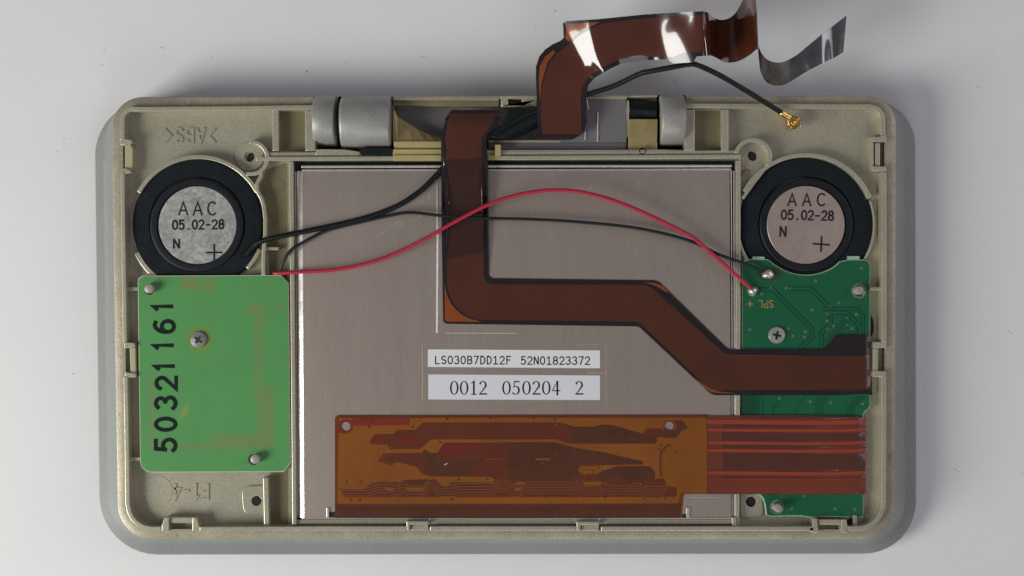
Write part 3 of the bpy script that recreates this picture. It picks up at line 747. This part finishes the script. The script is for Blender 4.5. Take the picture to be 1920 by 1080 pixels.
# ================================================================== screws
def screw(x, y, r, z, label, m, rot):
    s = thing('screw', label, 'screw', tuple(P(x, y, z-.06)), 'cross-head screws in the green boards')
    c, sn = math.cos(math.radians(rot)), math.sin(math.radians(rot))
    a, b = r*.14, r*.50
    cross = [(a, a), (a, b), (-a, b), (-a, a), (-b, a), (-b, -a), (-a, -a), (-a, -b), (a, -b), (a, -a), (b, -a), (b, a)]
    cr = [(x+u*c-v*sn, y+u*sn+v*c) for u, v in cross]
    v, f = tri(circ(x, y, r*.93, 32), [cr]); V = [P(p.x, p.y, z+.05-.02*((math.hypot(p.x-x, p.y-y)/r)**2)) for p in v]
    F = [tuple(t) for t in f]; k = len(V)
    V += [P(px, py, z-.02) for px, py in cr]; V += [P(x+(px-x)*.55, y+(py-y)*.55, z-.06) for px, py in cr]
    base = {(round(p.x, 2), round(p.y, 2)): i for i, p in enumerate(v)}
    idx = [base[(round(px, 2), round(py, 2))] for px, py in cr]
    for i in range(12):
        j = (i+1) % 12; F.append((idx[i], idx[j], k+j, k+i)); F.append((k+i, k+j, k+12+j, k+12+i))
    F.append(tuple(range(k+12, k+24)))
    h = mesh_obj('screw_head', V, F, m, s, False)
    lathe('head_rim', x, y, [(r*.98, z-.06), (r, z-.01), (r, z+.012), (r*.97, z+.026), (r*.92, z+.0325)], m, s, 36, True, False)
    return s
screw(371.5, 637, 15.5, .91, 'small dull steel cross-head screw in the light green board', M['screw_d'], 35)
screw(1457, 628.5, 15.8, .845, 'small bright steel cross-head screw in the dark green board', M['screw'], 12)

# ================================================================== display module
def dens(poly, s):
    out = []
    for i, p in enumerate(poly):
        q = poly[(i+1) % len(poly)]; L_ = math.hypot(q[0]-p[0], q[1]-p[1]); n = max(1, int(L_/s))
        out += [(p[0]+(q[0]-p[0])*k/n, p[1]+(q[1]-p[1])*k/n) for k in range(n)]
    return out
lcd = thing('display_module', 'brushed steel back of the display filling the middle of the casing', 'display', tuple(P(965, 645, .6)))
LP = .855
prism('plate_tray', [(567, 322), (1368, 320), (1371, 970), (570, 971)], .6, LP-.06, M['steel'], lcd, .006)
def zp(x, y):
    a = max(0, (425-y)/105); b = max(0, (720-x)/150)
    z = LP-.040*a*a*(.75+.35*math.sin(x/95.0))
    if y < 520: z -= .040*(b*max(0, (520-y)/200))**1.6
    return z
sheet('back_plate', dens([(567, 322), (1368, 320), (1371, 970), (570, 971)], 16), zp, M['steel'], lcd, grid=16, solid=.02)
V = []; F = []; n = 24
for k in range(n+1):
    t = k/n; y = 321+650*t; xi = 567.5+3*t; xo = 557+3*t; zz = zp(xi, y)-.001
    V += [P(xi, y, zz), P(xo, y-.5, zz-.038-.004*math.sin(k*1.7)), P(xo, y-.5, .6)]
for k in range(n): a = k*3; F += [(a, a+1, a+4, a+3), (a+1, a+2, a+5, a+4)]
mesh_obj('left_flange', V, F, M['edge'], lcd, False)
V = []; F = []
for k in range(n+1):
    t = k/n; x = 567.5+801*t; y = 322.6-2*t; zz = zp(x, y)-.001
    V += [P(x, y, zz), P(x-2+4*t, y-4.5, zz-.016), P(x-2+4*t, y-4.5, .6)]
for k in range(n): a = k*3; F += [(a, a+3, a+4, a+1), (a+1, a+4, a+5, a+2)]
mesh_obj('top_flange', V, F, M['edge'], lcd, False)
wall('top_frame_edge', [(565, 312.5), (960, 311.5), (1372, 311)], 4.5, .6, .845, M['edge'], lcd, .012)
wall('right_frame_edge', [(1376, 320), (1377, 620), (1377, 968)], 2.5, .6, .83, M['edge'], lcd, .006)
wall('right_frame_edge', [(1371, 318), (1372.5, 620), (1373, 968)], 1.6, .6, .845, M['edge'], lcd, .005)
wall('left_frame_edge', [(554, 322), (556, 620), (558, 968)], 1.6, .6, .80, M['edge'], lcd, .004)
wall('bottom_frame_edge', [(566, 972.5), (960, 973), (1372, 972)], 2.6, .6, .850, M['edge'], lcd, .008)
prism('well', [(549, 303), (1380, 301), (1379, 978), (553, 980)], ZF+.002, ZF+.022, M['hole'], lcd, 0)
def ridge(pts, w=3.4, h=.016, m='edge'):
    """pressed crease standing proud of the plate"""
    V = []; F = []
    Q = [Vector(p) for p in pts]
    for i, p in enumerate(Q):
        d = (Q[min(i+1, len(Q)-1)]-Q[max(0, i-1)]).normalized(); n = Vector((-d.y, d.x))
        b = zp(p.x, p.y); V += [P(*(p+n*w/2), b+.0003), P(*p, b+h), P(*(p-n*w/2), b+.0003)]
    for i in range(len(Q)-1):
        a = i*3; F += [(a, a+1, a+4, a+3), (a+1, a+2, a+5, a+4)]
    return mesh_obj('pressed_crease', V, F, M[m], lcd, False)
ridge([(820.5-k*.08, 338+k*22) for k in range(14)], 3.6, .013); ridge([(835, 624), (968, 624.5)], 2.4, .009)
ridge([(793, 752), (792.5, 645)], 1.8, .002, 'steel'); ridge([(793, 645.5), (850, 645.5)], 1.5, .006, 'steel'); ridge([(1082, 645), (1137, 645)], 1.5, .006, 'steel')
ridge([(1136.5, 645), (1136.5, 753)], 1.6, .002, 'steel'); ridge([(795, 699), (840, 699)], 1.5, .006, 'steel'); ridge([(1102, 699), (1137, 699)], 1.8, .008); ridge([(793, 752), (845, 752.5)], 1.4, .006, 'steel')
ridge([(1292, 932), (1350, 932)], 1.6, .007)
# pressed tabs at the foot
for (x0, x1) in ((612, 617), (1287, 1293)):
    prism('foot_tab', quad(x0, 952, x1, 970), LP-.02, LP+.03, M['edge'], lcd, .008)
prism('foot_notch', quad(617, 960, 630, 970), LP-.02, LP+.004, M['hole'], lcd, 0)
prism('foot_notch', quad(1279, 964, 1287, 970), LP-.02, LP+.004, M['hole'], lcd, 0)
# scuffs
sc = []
for (x, y, n) in ((775, 378, 12), (760, 412, 14), (735, 430, 6), (650, 345, 3), (1110, 345, 4), (1170, 352, 3)):
    for k in range(n):
        px = x+random.uniform(-32, 32); py = y-(px-x)*.32+random.uniform(-4, 4); L_ = random.uniform(1.5, 6)
        sc.append([(px, py), (px+random.uniform(-1.5, 1.5), py+L_)])
o = ribbons('scuff_marks', sc, .9, LP, M['edge'], lcd, .0015, zf=zp); o['kind'] = 'stuff'
def sticker(pts, m, lines, w, lab):
    s = prism('label_sticker', pts, LP, LP+.006, m, lcd, 0); s['label'] = lab
    write(lines, w, LP+.006, M['ink'], s, .002); return s
l1 = []
def mono(s, x, y, h, adv, rot, sx, serif1=True):
    out = []
    for i, ch in enumerate(s):
        if ch == ' ': continue
        c = 'i' if (ch == '1' and serif1) else ch
        out += text_lines(c, x+i*adv*math.cos(math.radians(rot)), y+i*adv*math.sin(math.radians(rot)), h, 0, rot, sx)
    return out
l1 = mono('LS030B7DD12F', 815.5, 682, 14.2, 12.15, .25, .98) + mono('52N01823372', 977, 683, 14.2, 12.0, .15, .98)
sticker([(802.5, 655), (1125, 657), (1125, 690.5), (802, 688)], M['paper'], l1, 2.1, 'upper white label with small black sans-serif serial')
def ser(ch, x, y, h):
    """book-face digits with thick and thin strokes: list of (points, widths)"""
    T, t = h*.125, h*.045; k = h*.60
    def ell(cx, cy, rx, ry, a0, a1, n=24):
        pts = []; w = []
        for i in range(n+1):
            a = math.radians(a0+(a1-a0)*i/n); pts.append((x+(cx+rx*math.cos(a))*k, y-(cy+ry*math.sin(a))*h)); w.append(t+(T-t)*abs(math.cos(a))**1.3)
        return pts, w
    def ln(p, q, w): return [(x+p[0]*k, y-p[1]*h), (x+q[0]*k, y-q[1]*h)], [w, w]
    if ch == '0': return [ell(.5, .5, .42, .48, 0, 360)]
    if ch == '1': return [ln((.52, .98), (.52, .02), T), ln((.22, .84), (.52, .97), t*1.3), ln((.20, .02), (.84, .02), t*1.2)]
    if ch == '2':
        a = ell(.44, .70, .36, .28, 160, -20, 14); return [a, ([a[0][-1], (x+.35*k, y-.25*h), (x+.06*k, y-.05*h)], [T*.9, T*.6, t]), ln((.05, .05), (.90, .05), T*.8)]
    if ch == '4': return [ln((.62, .98), (.62, .0), T), ln((.60, .96), (.02, .30), t*1.1), ln((.02, .29), (.95, .29), t*1.5)]
    if ch == '5': return [ln((.22, .96), (.80, .96), T*.7), ln((.24, .96), (.18, .58), t*1.2), ell(.36, .32, .42, .30, 125, -140, 16)]
    return []
s2 = prism('label_sticker', [(803, 702), (1125, 704), (1125, 750), (803, 749)], LP, LP+.006, M['paper_b'], lcd, 0); s2['label'] = 'lower bluish label with larger serif digits'
for ch, xs in (('0', 844), ('0', 862.5), ('1', 880.5), ('2', 898.5), ('0', 942), ('5', 961), ('0', 979.5), ('2', 998.5), ('0', 1016.5), ('4', 1035.5), ('2', 1079)):
    q = ser(ch, xs, 740, 25.5); ribbons('digit', [p for p, w in q], [w for p, w in q], LP+.006, M['ink'], s2, .002)

# ================================================================== orange ribbon
orb = thing('orange_ribbon', 'orange film ribbon with copper tracks across the foot of the display', 'ribbon cable', tuple(P(950, 875, .86)))
ZO = LP+.012
def zo(x, y):
    z = ZO
    if y > 944: z -= .007*((y-944)/27)**2
    return z
def zr_(x, y):
    z = ZO
    if x > 1605: z -= .06*((x-1605)/20)**2
    return z
OH = [circ(648.5, 799.5, 8.5, 20), circ(1255, 799, 8.5, 20)]
OBO = rp([(628, 780, 5), (1327.5, 778), (1327.5, 926), (1281, 926, 6), (1278, 971), (628, 971)], 4)
sheet('film', OBO, zo, M['oflex_d'], orb, holes=OH, grid=9, solid=.008)
CVO = rp([(635, 784, 3), (1325, 783, 6), (1325.5, 924, 4), (1276, 924, 5), (1272, 944, 6), (633, 945, 3)], 4)
sheet('coverlay', CVO, ZO+.004, M['oflex'], orb, holes=[circ(648.5, 799.5, 13.5, 20), circ(1255, 799, 11.5, 20)], solid=.003)
sheet('bend_strip', [(628.5, 947), (1276, 946.5), (1275, 970.5), (628.5, 970.5)], lambda x, y: zo(x, y)+.004, M['cop_d'], orb, grid=7, solid=.003)
ribbons('fold_line', [[(629, 946.5), (1276, 946)]], 3, ZO+.003, M['cop'], orb, .003)
ribbons('edge_line', [[(634, 780.5), (1326, 779.5)]], 4, ZO+.001, M['cop'], orb, .003)
ribbons('pin', [[(632+i*3.6, 950), (632+i*3.6, 958)] for i in range(178)], .9, 0, M['cop'], orb, .003, zf=lambda x, y: zo(x, y)+.004)['kind'] = 'stuff'
ZC = ZO+.0048
def cop(pts, m='cop', z=0, holes=()): return sheet('copper_area', pts, ZC+z, M[m], orb, solid=.004, holes=holes)
cop([(692, 829), (701, 815), (738, 813), (745, 806), (779, 806), (793, 792), (1050, 792), (1078, 800), (1116, 800), (1127, 796), (1148, 797), (1205, 813), (1212, 803), (1241, 803), (1247, 817), (1232, 821), (1230, 832), (1065, 832), (1045, 824), (808, 824), (788, 842), (731, 842), (727, 834), (696, 833)])
cop([(1262, 788), (1279, 788), (1290, 803), (1278, 808), (1268, 821), (1246, 822), (1238, 812), (1246, 803), (1264, 809), (1270, 799)], 'cop_d', .002)
cop([(708, 865), (719, 850), (790, 849), (797, 842), (806, 849), (820, 849), (833, 830), (1040, 829), (1080, 840), (1130, 848), (1206, 865), (1205, 871), (1088, 873), (1084, 882), (1090, 889), (1120, 889), (1130, 882), (1148, 880), (1154, 874), (1218, 874), (1228, 884), (1228, 899), (1060, 900), (1000, 899), (926, 899), (920, 894), (806, 893), (790, 888), (783, 877), (752, 868), (739, 867), (735, 873)])
cop([(801, 852), (818, 850), (826, 860), (905, 861), (890, 874), (862, 893), (806, 892), (800, 880)], 'cop_d', .0035)
cop([(953, 831), (1040, 830), (1080, 841), (1130, 849), (1204, 865), (1202, 870), (1090, 872), (1082, 880), (1088, 890), (1060, 899), (953, 898)], 'cop_d', .0035)
cop([(1150, 876), (1217, 875), (1226, 885), (1226, 898), (1100, 898), (1130, 884)], 'cop_d', .0035)
cop([(666, 784), (768, 784), (767, 797), (664, 798), (656, 805), (640, 812), (630, 811), (630, 804), (640, 802), (634, 789), (656, 788)], 'cop_r', .0006, [circ(648.5, 799.5, 9.5, 20)])
cop([(1065, 800), (1116, 801), (1127, 797), (1147, 798), (1228, 824), (1228, 831), (1068, 831)], 'cop_d', .0035)
H = []
for k in range(14): H.append([(822+k*4.2, 853), (838+k*4.2, 833)])
for k in range(7): H.append([(742+k*4.5, 833), (754+k*4.5, 823)])
for k in range(5): H.append([(696+k*5, 826), (704+k*5, 816)])
o = ribbons('track', H, 1.6, ZC+.0035, M['cop_r'], orb, .002); o['kind'] = 'stuff'
ribbons('track', [[(910, 860.5), (952, 860.5)], [(680, 789), (694, 789)]], [4, 7], ZC+.0035, M['cop_r'], orb, .002)
ribbons('amber_gap', [[(1005, 861), (1030, 861)], [(1090, 877), (1120, 877)], [(1092, 884), (1110, 885)]], [4, 5, 6], ZC+.004, M['oflex'], orb, .004)
# bottom bundle of tracks, drawn as separate lines with their jogs
cop([(634, 915), (640, 917), (682, 918), (697, 904), (750, 904), (756, 900), (815, 898), (830, 912), (838, 913), (846, 904), (920, 905), (935, 897), (950, 899), (1060, 899), (1230, 898), (1245, 896), (1250, 910), (1268, 914), (1270, 930), (1262, 932), (645, 932), (642, 922)], 'cop', .0002)
cop([(694, 906), (748, 906), (755, 902), (812, 900), (826, 914), (842, 915), (850, 906), (918, 908), (918, 911), (852, 911), (843, 919), (826, 918), (808, 905), (758, 906), (750, 910), (696, 910)], 'cop_d', .002)
cop([(760, 914), (798, 914), (792, 920), (764, 920)], 'oflex', .003); cop([(720, 914), (742, 916), (736, 921), (726, 920)], 'oflex', .003)
cop([(966, 904), (985, 904), (984, 908), (966, 908)], 'oflex', .003); cop([(966, 914), (980, 914), (974, 919), (966, 919)], 'oflex', .003); cop([(1090, 903), (1130, 903), (1124, 910), (1098, 910)], 'oflex', .003)
def bumps(y, i):
    seq = [(640, 0), (690, 0), (710, -6), (728, -6), (738, 2), (744, 2), (752, -6), (758, -6), (768, 2), (794, 2), (804, -10), (812, -10), (824, 1), (852, 1), (858, -2), (925, -2), (938, -9), (950, -9), (962, 0), (975, 1), (984, -5), (1070, -5), (1080, -4), (1092, 3), (1122, 3), (1132, -4), (1142, -4), (1152, 2), (1180, 2), (1186, -3), (1198, -3), (1208, 3), (1240, 3), (1256-i*3, 0)]
    return [(x, y+d) for x, d in seq]
ribbons('track', [bumps(909+i*5.2, i) for i in range(5)], 1.3, ZC+.001, mat('amber_line', (.20, .07, .022), .35), orb, .0025)
ribbons('track', [[(1256, 834), (1249, 838), (1239, 848), (1238, 880), (1240, 892)]], 3.5, ZC, M['cop'], orb, .003)
ribbons('track', [[(1254, 836), (1249, 840), (1240.5, 850), (1240, 882)]], 1.2, ZC+.003, M['oflex'], orb, .003)
pads = []
for k in range(5): pads.append((697+k*7, 828))
for k in range(8): pads.append((735+k*7.6, 838))
for k in range(4): pads.append((713+k*8, 863+k*2))
for k in range(7): pads.append((747+k*8, 864+k*2.4))
for k in range(11): pads.append((826+k*8, 857))
for (x, y) in pads:
    lathe('pad', x, y, [(2.4, ZC+.002), (2.2, ZC+.006), (.01, ZC+.007)], M['oflex_d'], orb, 8, True, False)
ticks = [(839, 785), (838, 786), (919, 784), (1000, 785), (1040, 786), (650, 903), (676, 903), (658, 937), (675, 937), (848, 936), (860, 899), (914, 898), (992, 929), (1022, 931), (1050, 931), (1135, 932), (1208, 935), (1248, 935), (692, 800), (774, 800), (825, 829), (1268, 848), (1240, 835), (1236, 842)]
for (x, y) in ticks: lathe('via', x, y, [(2.4, ZC-.002), (2.1, ZC+.002), (.01, ZC+.003)], M['cop_d'], orb, 8, True, False)
# striped right half
RBD = [(1328, 778.5), (1500, 779), (1600, 780), (1622, 782), (1625, 786), (1626, 922), (1622, 927), (1328, 926.5)]
sheet('striped_film', RBD, zr_, M['redband'], orb, grid=6, solid=.008)
for (y0, y1, x0) in ((796.5, 801.5, 1330), (811, 826.5, 1330), (835, 840.5, 1330), (849.5, 884, 1332), (893, 896, 1332)):
    sheet('dark_stripe', [(x0+24, y0), (1500, y0+1), (1622, y0-.5), (1622, y1-.5), (1500, y1+1), (x0+24, y1)], lambda x, y: zr_(x, y)+.005, M['redband_d'], orb, grid=6, solid=.003)
sheet('dark_stripe', [(1390, 780), (1600, 781), (1618, 783), (1600, 786), (1500, 785.5), (1390, 784.5)], lambda x, y: zr_(x, y)+.005, M['redband_d'], orb, grid=6, solid=.003)
def stripe(y, w): ribbons('red_stripe', [[(1329, y-1), (1420, y-.3), (1500, y+.6), (1580, y), (1600, y-.6), (1606, y-.8), (1611, y-1), (1616, y-1.3), (1620, y-1.7), (1623, y-2)]], w, 0, M['redline'], orb, .004, zf=lambda x, y_: zr_(x, y_)+.004)
for (y, w) in ((792, 8), (807, 5.5), (831, 5.5), (845.5, 6), (887.5, 6)): stripe(y, w)
for k in range(6): stripe(898.5+k*4.4, 1.3)
# specks on the film
v = []; f = []
for k in range(110):
    x = random.gauss(1105, 75); y = random.choice([random.gauss(850, 32), random.gauss(910, 14)])
    if 640 < x < 1320 and 786 < y < 940: grain(x, y, ZC+.006, random.uniform(.003, .008), random.uniform(.003, .005), random.uniform(0, 3), v, f, .003)
for k in range(60): grain(random.uniform(575, 1360), random.uniform(430, 770), LP+.001, random.uniform(.003, .006), .004, 0, v, f, .003) 
grain(836, 870, ZC+.009, .045, .014, .5, v, f, .01); grain(740, 967, .82, .03, .012, 0, v, f)
o = mesh_obj('film_dust', v, f, M['fluff']); o['kind'] = 'stuff'; o['label'] = 'pale dust specks on the steel plate and orange film'

# ================================================================== brown ribbon
br = thing('brown_ribbon', 'glossy brown film ribbon zigzagging over the display and out past the hinge', 'ribbon cable', tuple(P(960, 450, .86)))
def zb(x, y):
    z = LP+.014
    if x > 1380: z = LP+.012
    if x > 1610: z -= .05*((x-1610)/26)**2
    if y < 400 and x < 1000:
        t = sm(400, 285, y) if False else 1-sm(280, 400, y)
        z += .17*t
    if y < 240 and x < 1000: z -= .26*((240-y)/34)**2
    return z
BO = rp([(835, 222, 14), (846, 206, 8), (944, 206, 6), (935, 226, 8), (911, 258, 10), (915, 300), (917, 521.5, 9), (1233, 525.5, 22), (1366, 655, 20), (1545, 655), (1569, 628, 5), (1633, 627, 5), (1635.5, 741), (1335, 741, 24), (1198, 612, 16), (831, 607, 8), (828, 420), (827, 260)], 7)
sheet('film', BO, zb, M['fborder'], br, grid=9, solid=.008)
arc1 = [(908-70*math.cos(math.radians(a)), 527+73*math.sin(math.radians(a))) for a in range(0, 91, 9)]
BI = [(843, 214), (938, 213), (925, 230), (903, 258), (904, 300), (906, 470), (907, 505)] + rp([(906, 500), (909, 533, 20), (1216, 534, 45), (1360, 664, 28), (1632.5, 664)], 8)[1:] + [(1633.5, 731), (1400, 731.5)] + rp([(1400, 731.5), (1333, 732, 40), (1197, 603, 22), (908, 600)], 7)[1:] + list(reversed(arc1)) + [(837.5, 470), (836, 300), (835, 255), (838, 228)]
sheet('brown_layer', BI, lambda x, y: zb(x, y)+.004, M['fbrown'], br, grid=9, solid=.003)
sheet('bare_corner', [(833.5, 527)] + [(x-4, y+1.5) for x, y in arc1[1:-1]] + [(904, 603.5), (838, 603), (834, 600)], lambda x, y: zb(x, y)+.003, M['forange'], br, solid=.002)
sheet('bare_corner', [(1208, 529.5), (1228, 530.5), (1243, 537), (1254, 549), (1246, 546), (1232, 537), (1220, 533)], lambda x, y: zb(x, y)+.003, M['forange'], br, solid=.002)
sheet('bare_corner', [(1302, 709), (1318, 725), (1332, 735), (1350, 737.5), (1380, 737), (1352, 734.5), (1332, 729)], lambda x, y: zb(x, y)+.003, M['forange'], br, solid=.002)
sheet('stiffener', [(836, 300), (905, 296), (907.5, 472), (868, 480), (837.5, 488)], lambda x, y: zb(x, y)+.008, M['fbrown_d'], br, grid=9, solid=.003)
ribbons('border_line', [[(1216, 534), (1240, 545), (1262, 566), (1345, 648)], [(1372, 664), (1500, 664.5), (1628, 664)]], 1.5, 0, M['fborder'], br, .003, zf=lambda x, y: zb(x, y)+.004)
# lower loop inside the hinge, seen under the rising part
def zl(x, y): return .80-.0011*abs(y-240)
sheet('hinge_loop', rp([(998, 214), (1098, 218), (1099, 232), (1090, 252, 10), (1072, 262, 8), (955, 262, 10), (922, 256)], 6), zl, M['fborder'], br, grid=9, solid=.008)
for k, yy in enumerate((236, 242, 248, 254, 259)):
    ribbons('loop_layer', [[(985+6*k, yy), (1040, yy+.3), (1089-k*4, yy)]], 3.2, 0, M['fbrown_d'], br, .006, zf=zl)
# rising part and the arm to the right
def ramp(x, x0, x1, s): return s*.0098*max(0, min(x, x1)-x0)
KN = [(1000, 1.10), (1035, 1.20), (1050, 1.25), (1075, 1.37), (1100, 1.50), (1118, 1.565), (1145, 1.59), (1180, 1.60), (1205, 1.605), (1222, 1.62), (1240, 1.68), (1265, 1.80), (1290, 1.92), (1306, 1.99), (1316, 2.02), (1324, 1.98), (1332, 1.88)]
def knots(x):
    for (x0, y0), (x1, y1) in zip(KN, KN[1:]):
        if x <= x1:
            t = (x-x0)/(x1-x0); return y0+(y1-y0)*t
    return KN[-1][1]
def za(x, y):
    h = sum(knots(x+d) for d in (-9, -6, -3, 0, 3, 6, 9))/7
    h += -.0022*(y-95) + .006*math.sin(y/15.0+x/31.0) + .005*math.sin(x/12.0-y/19.0)
    if 1140 < x < 1240: h += -.00007*max(0, y-88)**2*sm(1140, 1165, x)*(1-sm(1215, 1240, x))
    return h
def zu(x, y):
    t = max(0, min(1, (262-y)/150)); z0 = .94+.36*(t*t*(3-2*t))
    ph = math.degrees(math.atan2(152-y, 1138-x)) if y < 152 else 0
    w = sm(8, 72, ph) if x < 1138 or y >= 152 else 1
    return z0*(1-w)+za(x, y)*w
UO = [(1008, 258), (1007, 200), (1005, 150), (1005, 125), (1011, 106), (1022, 93), (1036, 83), (1050, 77), (1057, 71), (1056, 52), (1055, 44), (1061, 39.5), (1120, 36), (1200, 28), (1262, 24), (1320, 21), (1330, 104), (1306, 106), (1300, 117), (1262, 119), (1250, 111), (1210, 113), (1165, 119), (1140, 131), (1115, 146), (1103, 160), (1099, 182), (1099, 215), (1101, 226), (1095, 245), (1080, 258)]
sheet('rising_film', dens(UO, 5), zu, M['fborder'], br, grid=5, solid=.008)
UI = [(1016, 252), (1014, 200), (1017, 160), (1028, 122), (1042, 102), (1066, 84), (1090, 64), (1128, 44), (1200, 35), (1262, 31), (1322, 28), (1328, 97), (1280, 99), (1262, 107), (1210, 106), (1165, 110), (1135, 124), (1108, 140), (1094, 158), (1089, 182), (1090, 252)]
sheet('rising_brown_layer', dens(UI, 5), lambda x, y: zu(x, y)+.004, M['fbrown'], br, grid=5, solid=.003)
sheet('bare_corner', dens([(1062, 46), (1125, 41), (1088, 60), (1066, 78), (1060, 72)], 5), lambda x, y: zu(x, y)+.0045, M['forange'], br, grid=6, solid=.002)
sheet('bare_corner', dens([(1010, 150), (1012, 124), (1022, 106), (1038, 94), (1041, 98), (1026, 118), (1015, 158), (1013, 190)], 5), lambda x, y: zu(x, y)+.0045, M['forange'], br, grid=6, solid=.002)
# curling end
def loft2(name, A, B, m, parent, k=6, cross=6, solid=.008):
    a = catmull([P(*p) for p in A], k); b = catmull([P(*p) for p in B], k); V = []; F = []
    for i in range(len(a)):
        for j in range(cross+1): V.append(a[i].lerp(b[i], j/cross))
    c = cross+1
    for i in range(len(a)-1):
        for j in range(cross): q = i*c+j; F.append((q, q+1, q+1+c, q+c))
    return mesh_obj(name, V, F, m, parent, True, 0, solid)
A = [(1316, 21, zu(1316, 24)), (1327, 24, zu(1316, 24)-.15), (1338, 34, 1.42), (1358, 37, 1.26), (1378, 26, 1.28), (1396, -4, 1.60), (1408, -26, 2.2), (1417, -10, 2.35)]
B = [(1325, 104, zu(1318, 101)), (1332, 104, zu(1318, 101)-.15), (1344, 109, 1.33), (1361, 117, 1.18), (1384, 115, 1.18), (1406, 103, 1.45), (1417, 94, 1.95), (1421, 92, 2.1)]
loft2('curled_film', A, B, M['fbrown'], br, 8)
A = [(1417, -10, 2.35), (1419, 40, 2.25), (1422, 85, 2.05), (1438, 111, 1.75), (1464, 117, 1.50), (1491, 105, 1.42), (1512, 88, 1.46), (1528, 75, 1.44), (1541, 64, 1.47), (1560, 50, 1.55), (1574, 39, 1.55), (1587, 29, 1.58)]
B = [(1421, 92, 2.1), (1423, 112, 1.85), (1427, 137, 1.45), (1441, 156, 1.18), (1468, 159, 1.06), (1502, 140, 1.12), (1519, 130, 1.19), (1531, 124, 1.15), (1545, 117, 1.16), (1560, 110, 1.28), (1571, 104, 1.27), (1581, 98, 1.30)]
loft2('shielded_tail', A, B, M['ftail'], br, 8)

# ================================================================== wires and cable
w = tube('red_wire', [(513, 513, .84), (522, 511.5, .88), (560, 511, .93), (640, 504.5, 1.0), (720, 483, 1.05), (800, 447, 1.1), (850, 418.5, 1.13), (910, 386, 1.16), (960, 367, 1.17), (1010, 358.5, 1.18), (1060, 357.5, 1.18), (1110, 364, 1.17), (1170, 383.5, 1.14), (1240, 415, 1.1), (1295, 443, 1.05), (1335, 475, 1.02), (1372, 508, .98), (1408, 541, .90)], .036, M['wire_r'], None, 8, 12)
tag(w, 'thin red insulated wire arching across the steel plate to the solder joint', 'wire')
w = tube('black_wire', [(526, 506, .84), (530, 492, .9), (545, 470, .95), (575, 450, .95), (615, 431, .93), (680, 415, .92), (725, 405, .93), (770, 399, .95), (830, 405, .99), (900, 409, 1.0), (1000, 411, .98), (1100, 417, .98), (1200, 428, .98), (1290, 451, .98), (1350, 478, .97), (1395, 494, .95), (1432, 509, .90)], .030, M['wire_k'], None, 8, 10)
tag(w, 'thin black wire running under the red wire to the solder joint', 'wire')
cx = thing('antenna_cable', 'thicker black antenna cable tipped with a small gold plug', 'cable', tuple(P(960, 300, .85)))
tube('cable_jacket', [(462, 478, .87), (476, 461, .90), (492, 452, .94), (520, 445, .97), (570, 435, .95), (640, 420, .915), (700, 403, .91), (750, 384, .91), (790, 356, .91), (815, 331, .91), (838, 306, .93), (870, 285, .945), (905, 264, .955), (940, 240, .97), (975, 222, .98), (1008, 206, .97), (1050, 192, .98), (1098, 178, 1.06), (1150, 162, 1.2), (1198, 139, 1.4), (1218, 133, 1.48), (1258, 127, 1.6), (1290, 120.5, 1.66), (1308, 123, 1.64), (1350, 141, 1.5), (1400, 171, 1.3), (1440, 195, 1.14), (1470, 214, 1.03)], .050, M['coax'], cx, 8, 12, .03)
tube('crimp', [(1464, 210, 1.05), (1474, 216, 1.01), (1482, 221, .98)], .062, M['gold'], cx, 4, 8)
lathe('plug_ring', 1488, 229.5, [(12, .82), (13, .86), (13, .95), (11.5, .97), (9.5, .965), (9, .93), (8.5, .93)], M['gold'], cx, 20, True, False)
lathe('plug_core', 1488, 229.5, [(8.6, .86), (8.6, .935), (5, .94), (4.4, .97), (2, .985), (.1, .985)], M['gold'], cx, 14, True, False)
for (px, py) in ((1479, 224), (1496, 222), (1481, 238), (1499, 236)):
    prism('plug_claw', quad(px-3, py-3, px+3, py+3), .84, .985, M['gold'], cx, .012)
# tape sleeve round the cable in the hinge
tp = thing('black_tape', 'crumpled black tape wrapped round the cable beside the hinge', 'tape', tuple(P(965, 235, .8)))
def dome(cx_, cy_, rx, ry, z, h): return lambda x, y: z+h*max(0, 1-((x-cx_)/rx)**2-((y-cy_)/ry)**2)**.5 if ((x-cx_)/rx)**2+((y-cy_)/ry)**2 < 1 else z
sheet('tape_fold', dens(rp([(936, 236), (944, 222, 6), (957, 203, 10), (976, 199, 10), (990, 208, 6), (984, 222), (950, 246)], 5), 4), dome(963, 222, 34, 30, .90, .08), M['rubber'], tp, grid=5, solid=.01)
def zt(x, y):
    d = (y-(254-(x-920)*.52)); return 1.02-.00035*(d-8)**2-.0004*(x-960)
sheet('tape_sleeve', dens(rp([(919, 256, 4), (928, 243, 5), (950, 229), (980, 216), (1008, 202), (1008, 240), (985, 252, 14), (958, 263, 14), (930, 260, 8)], 5), 4), zt, M['rubber'], tp, grid=5, solid=.01)
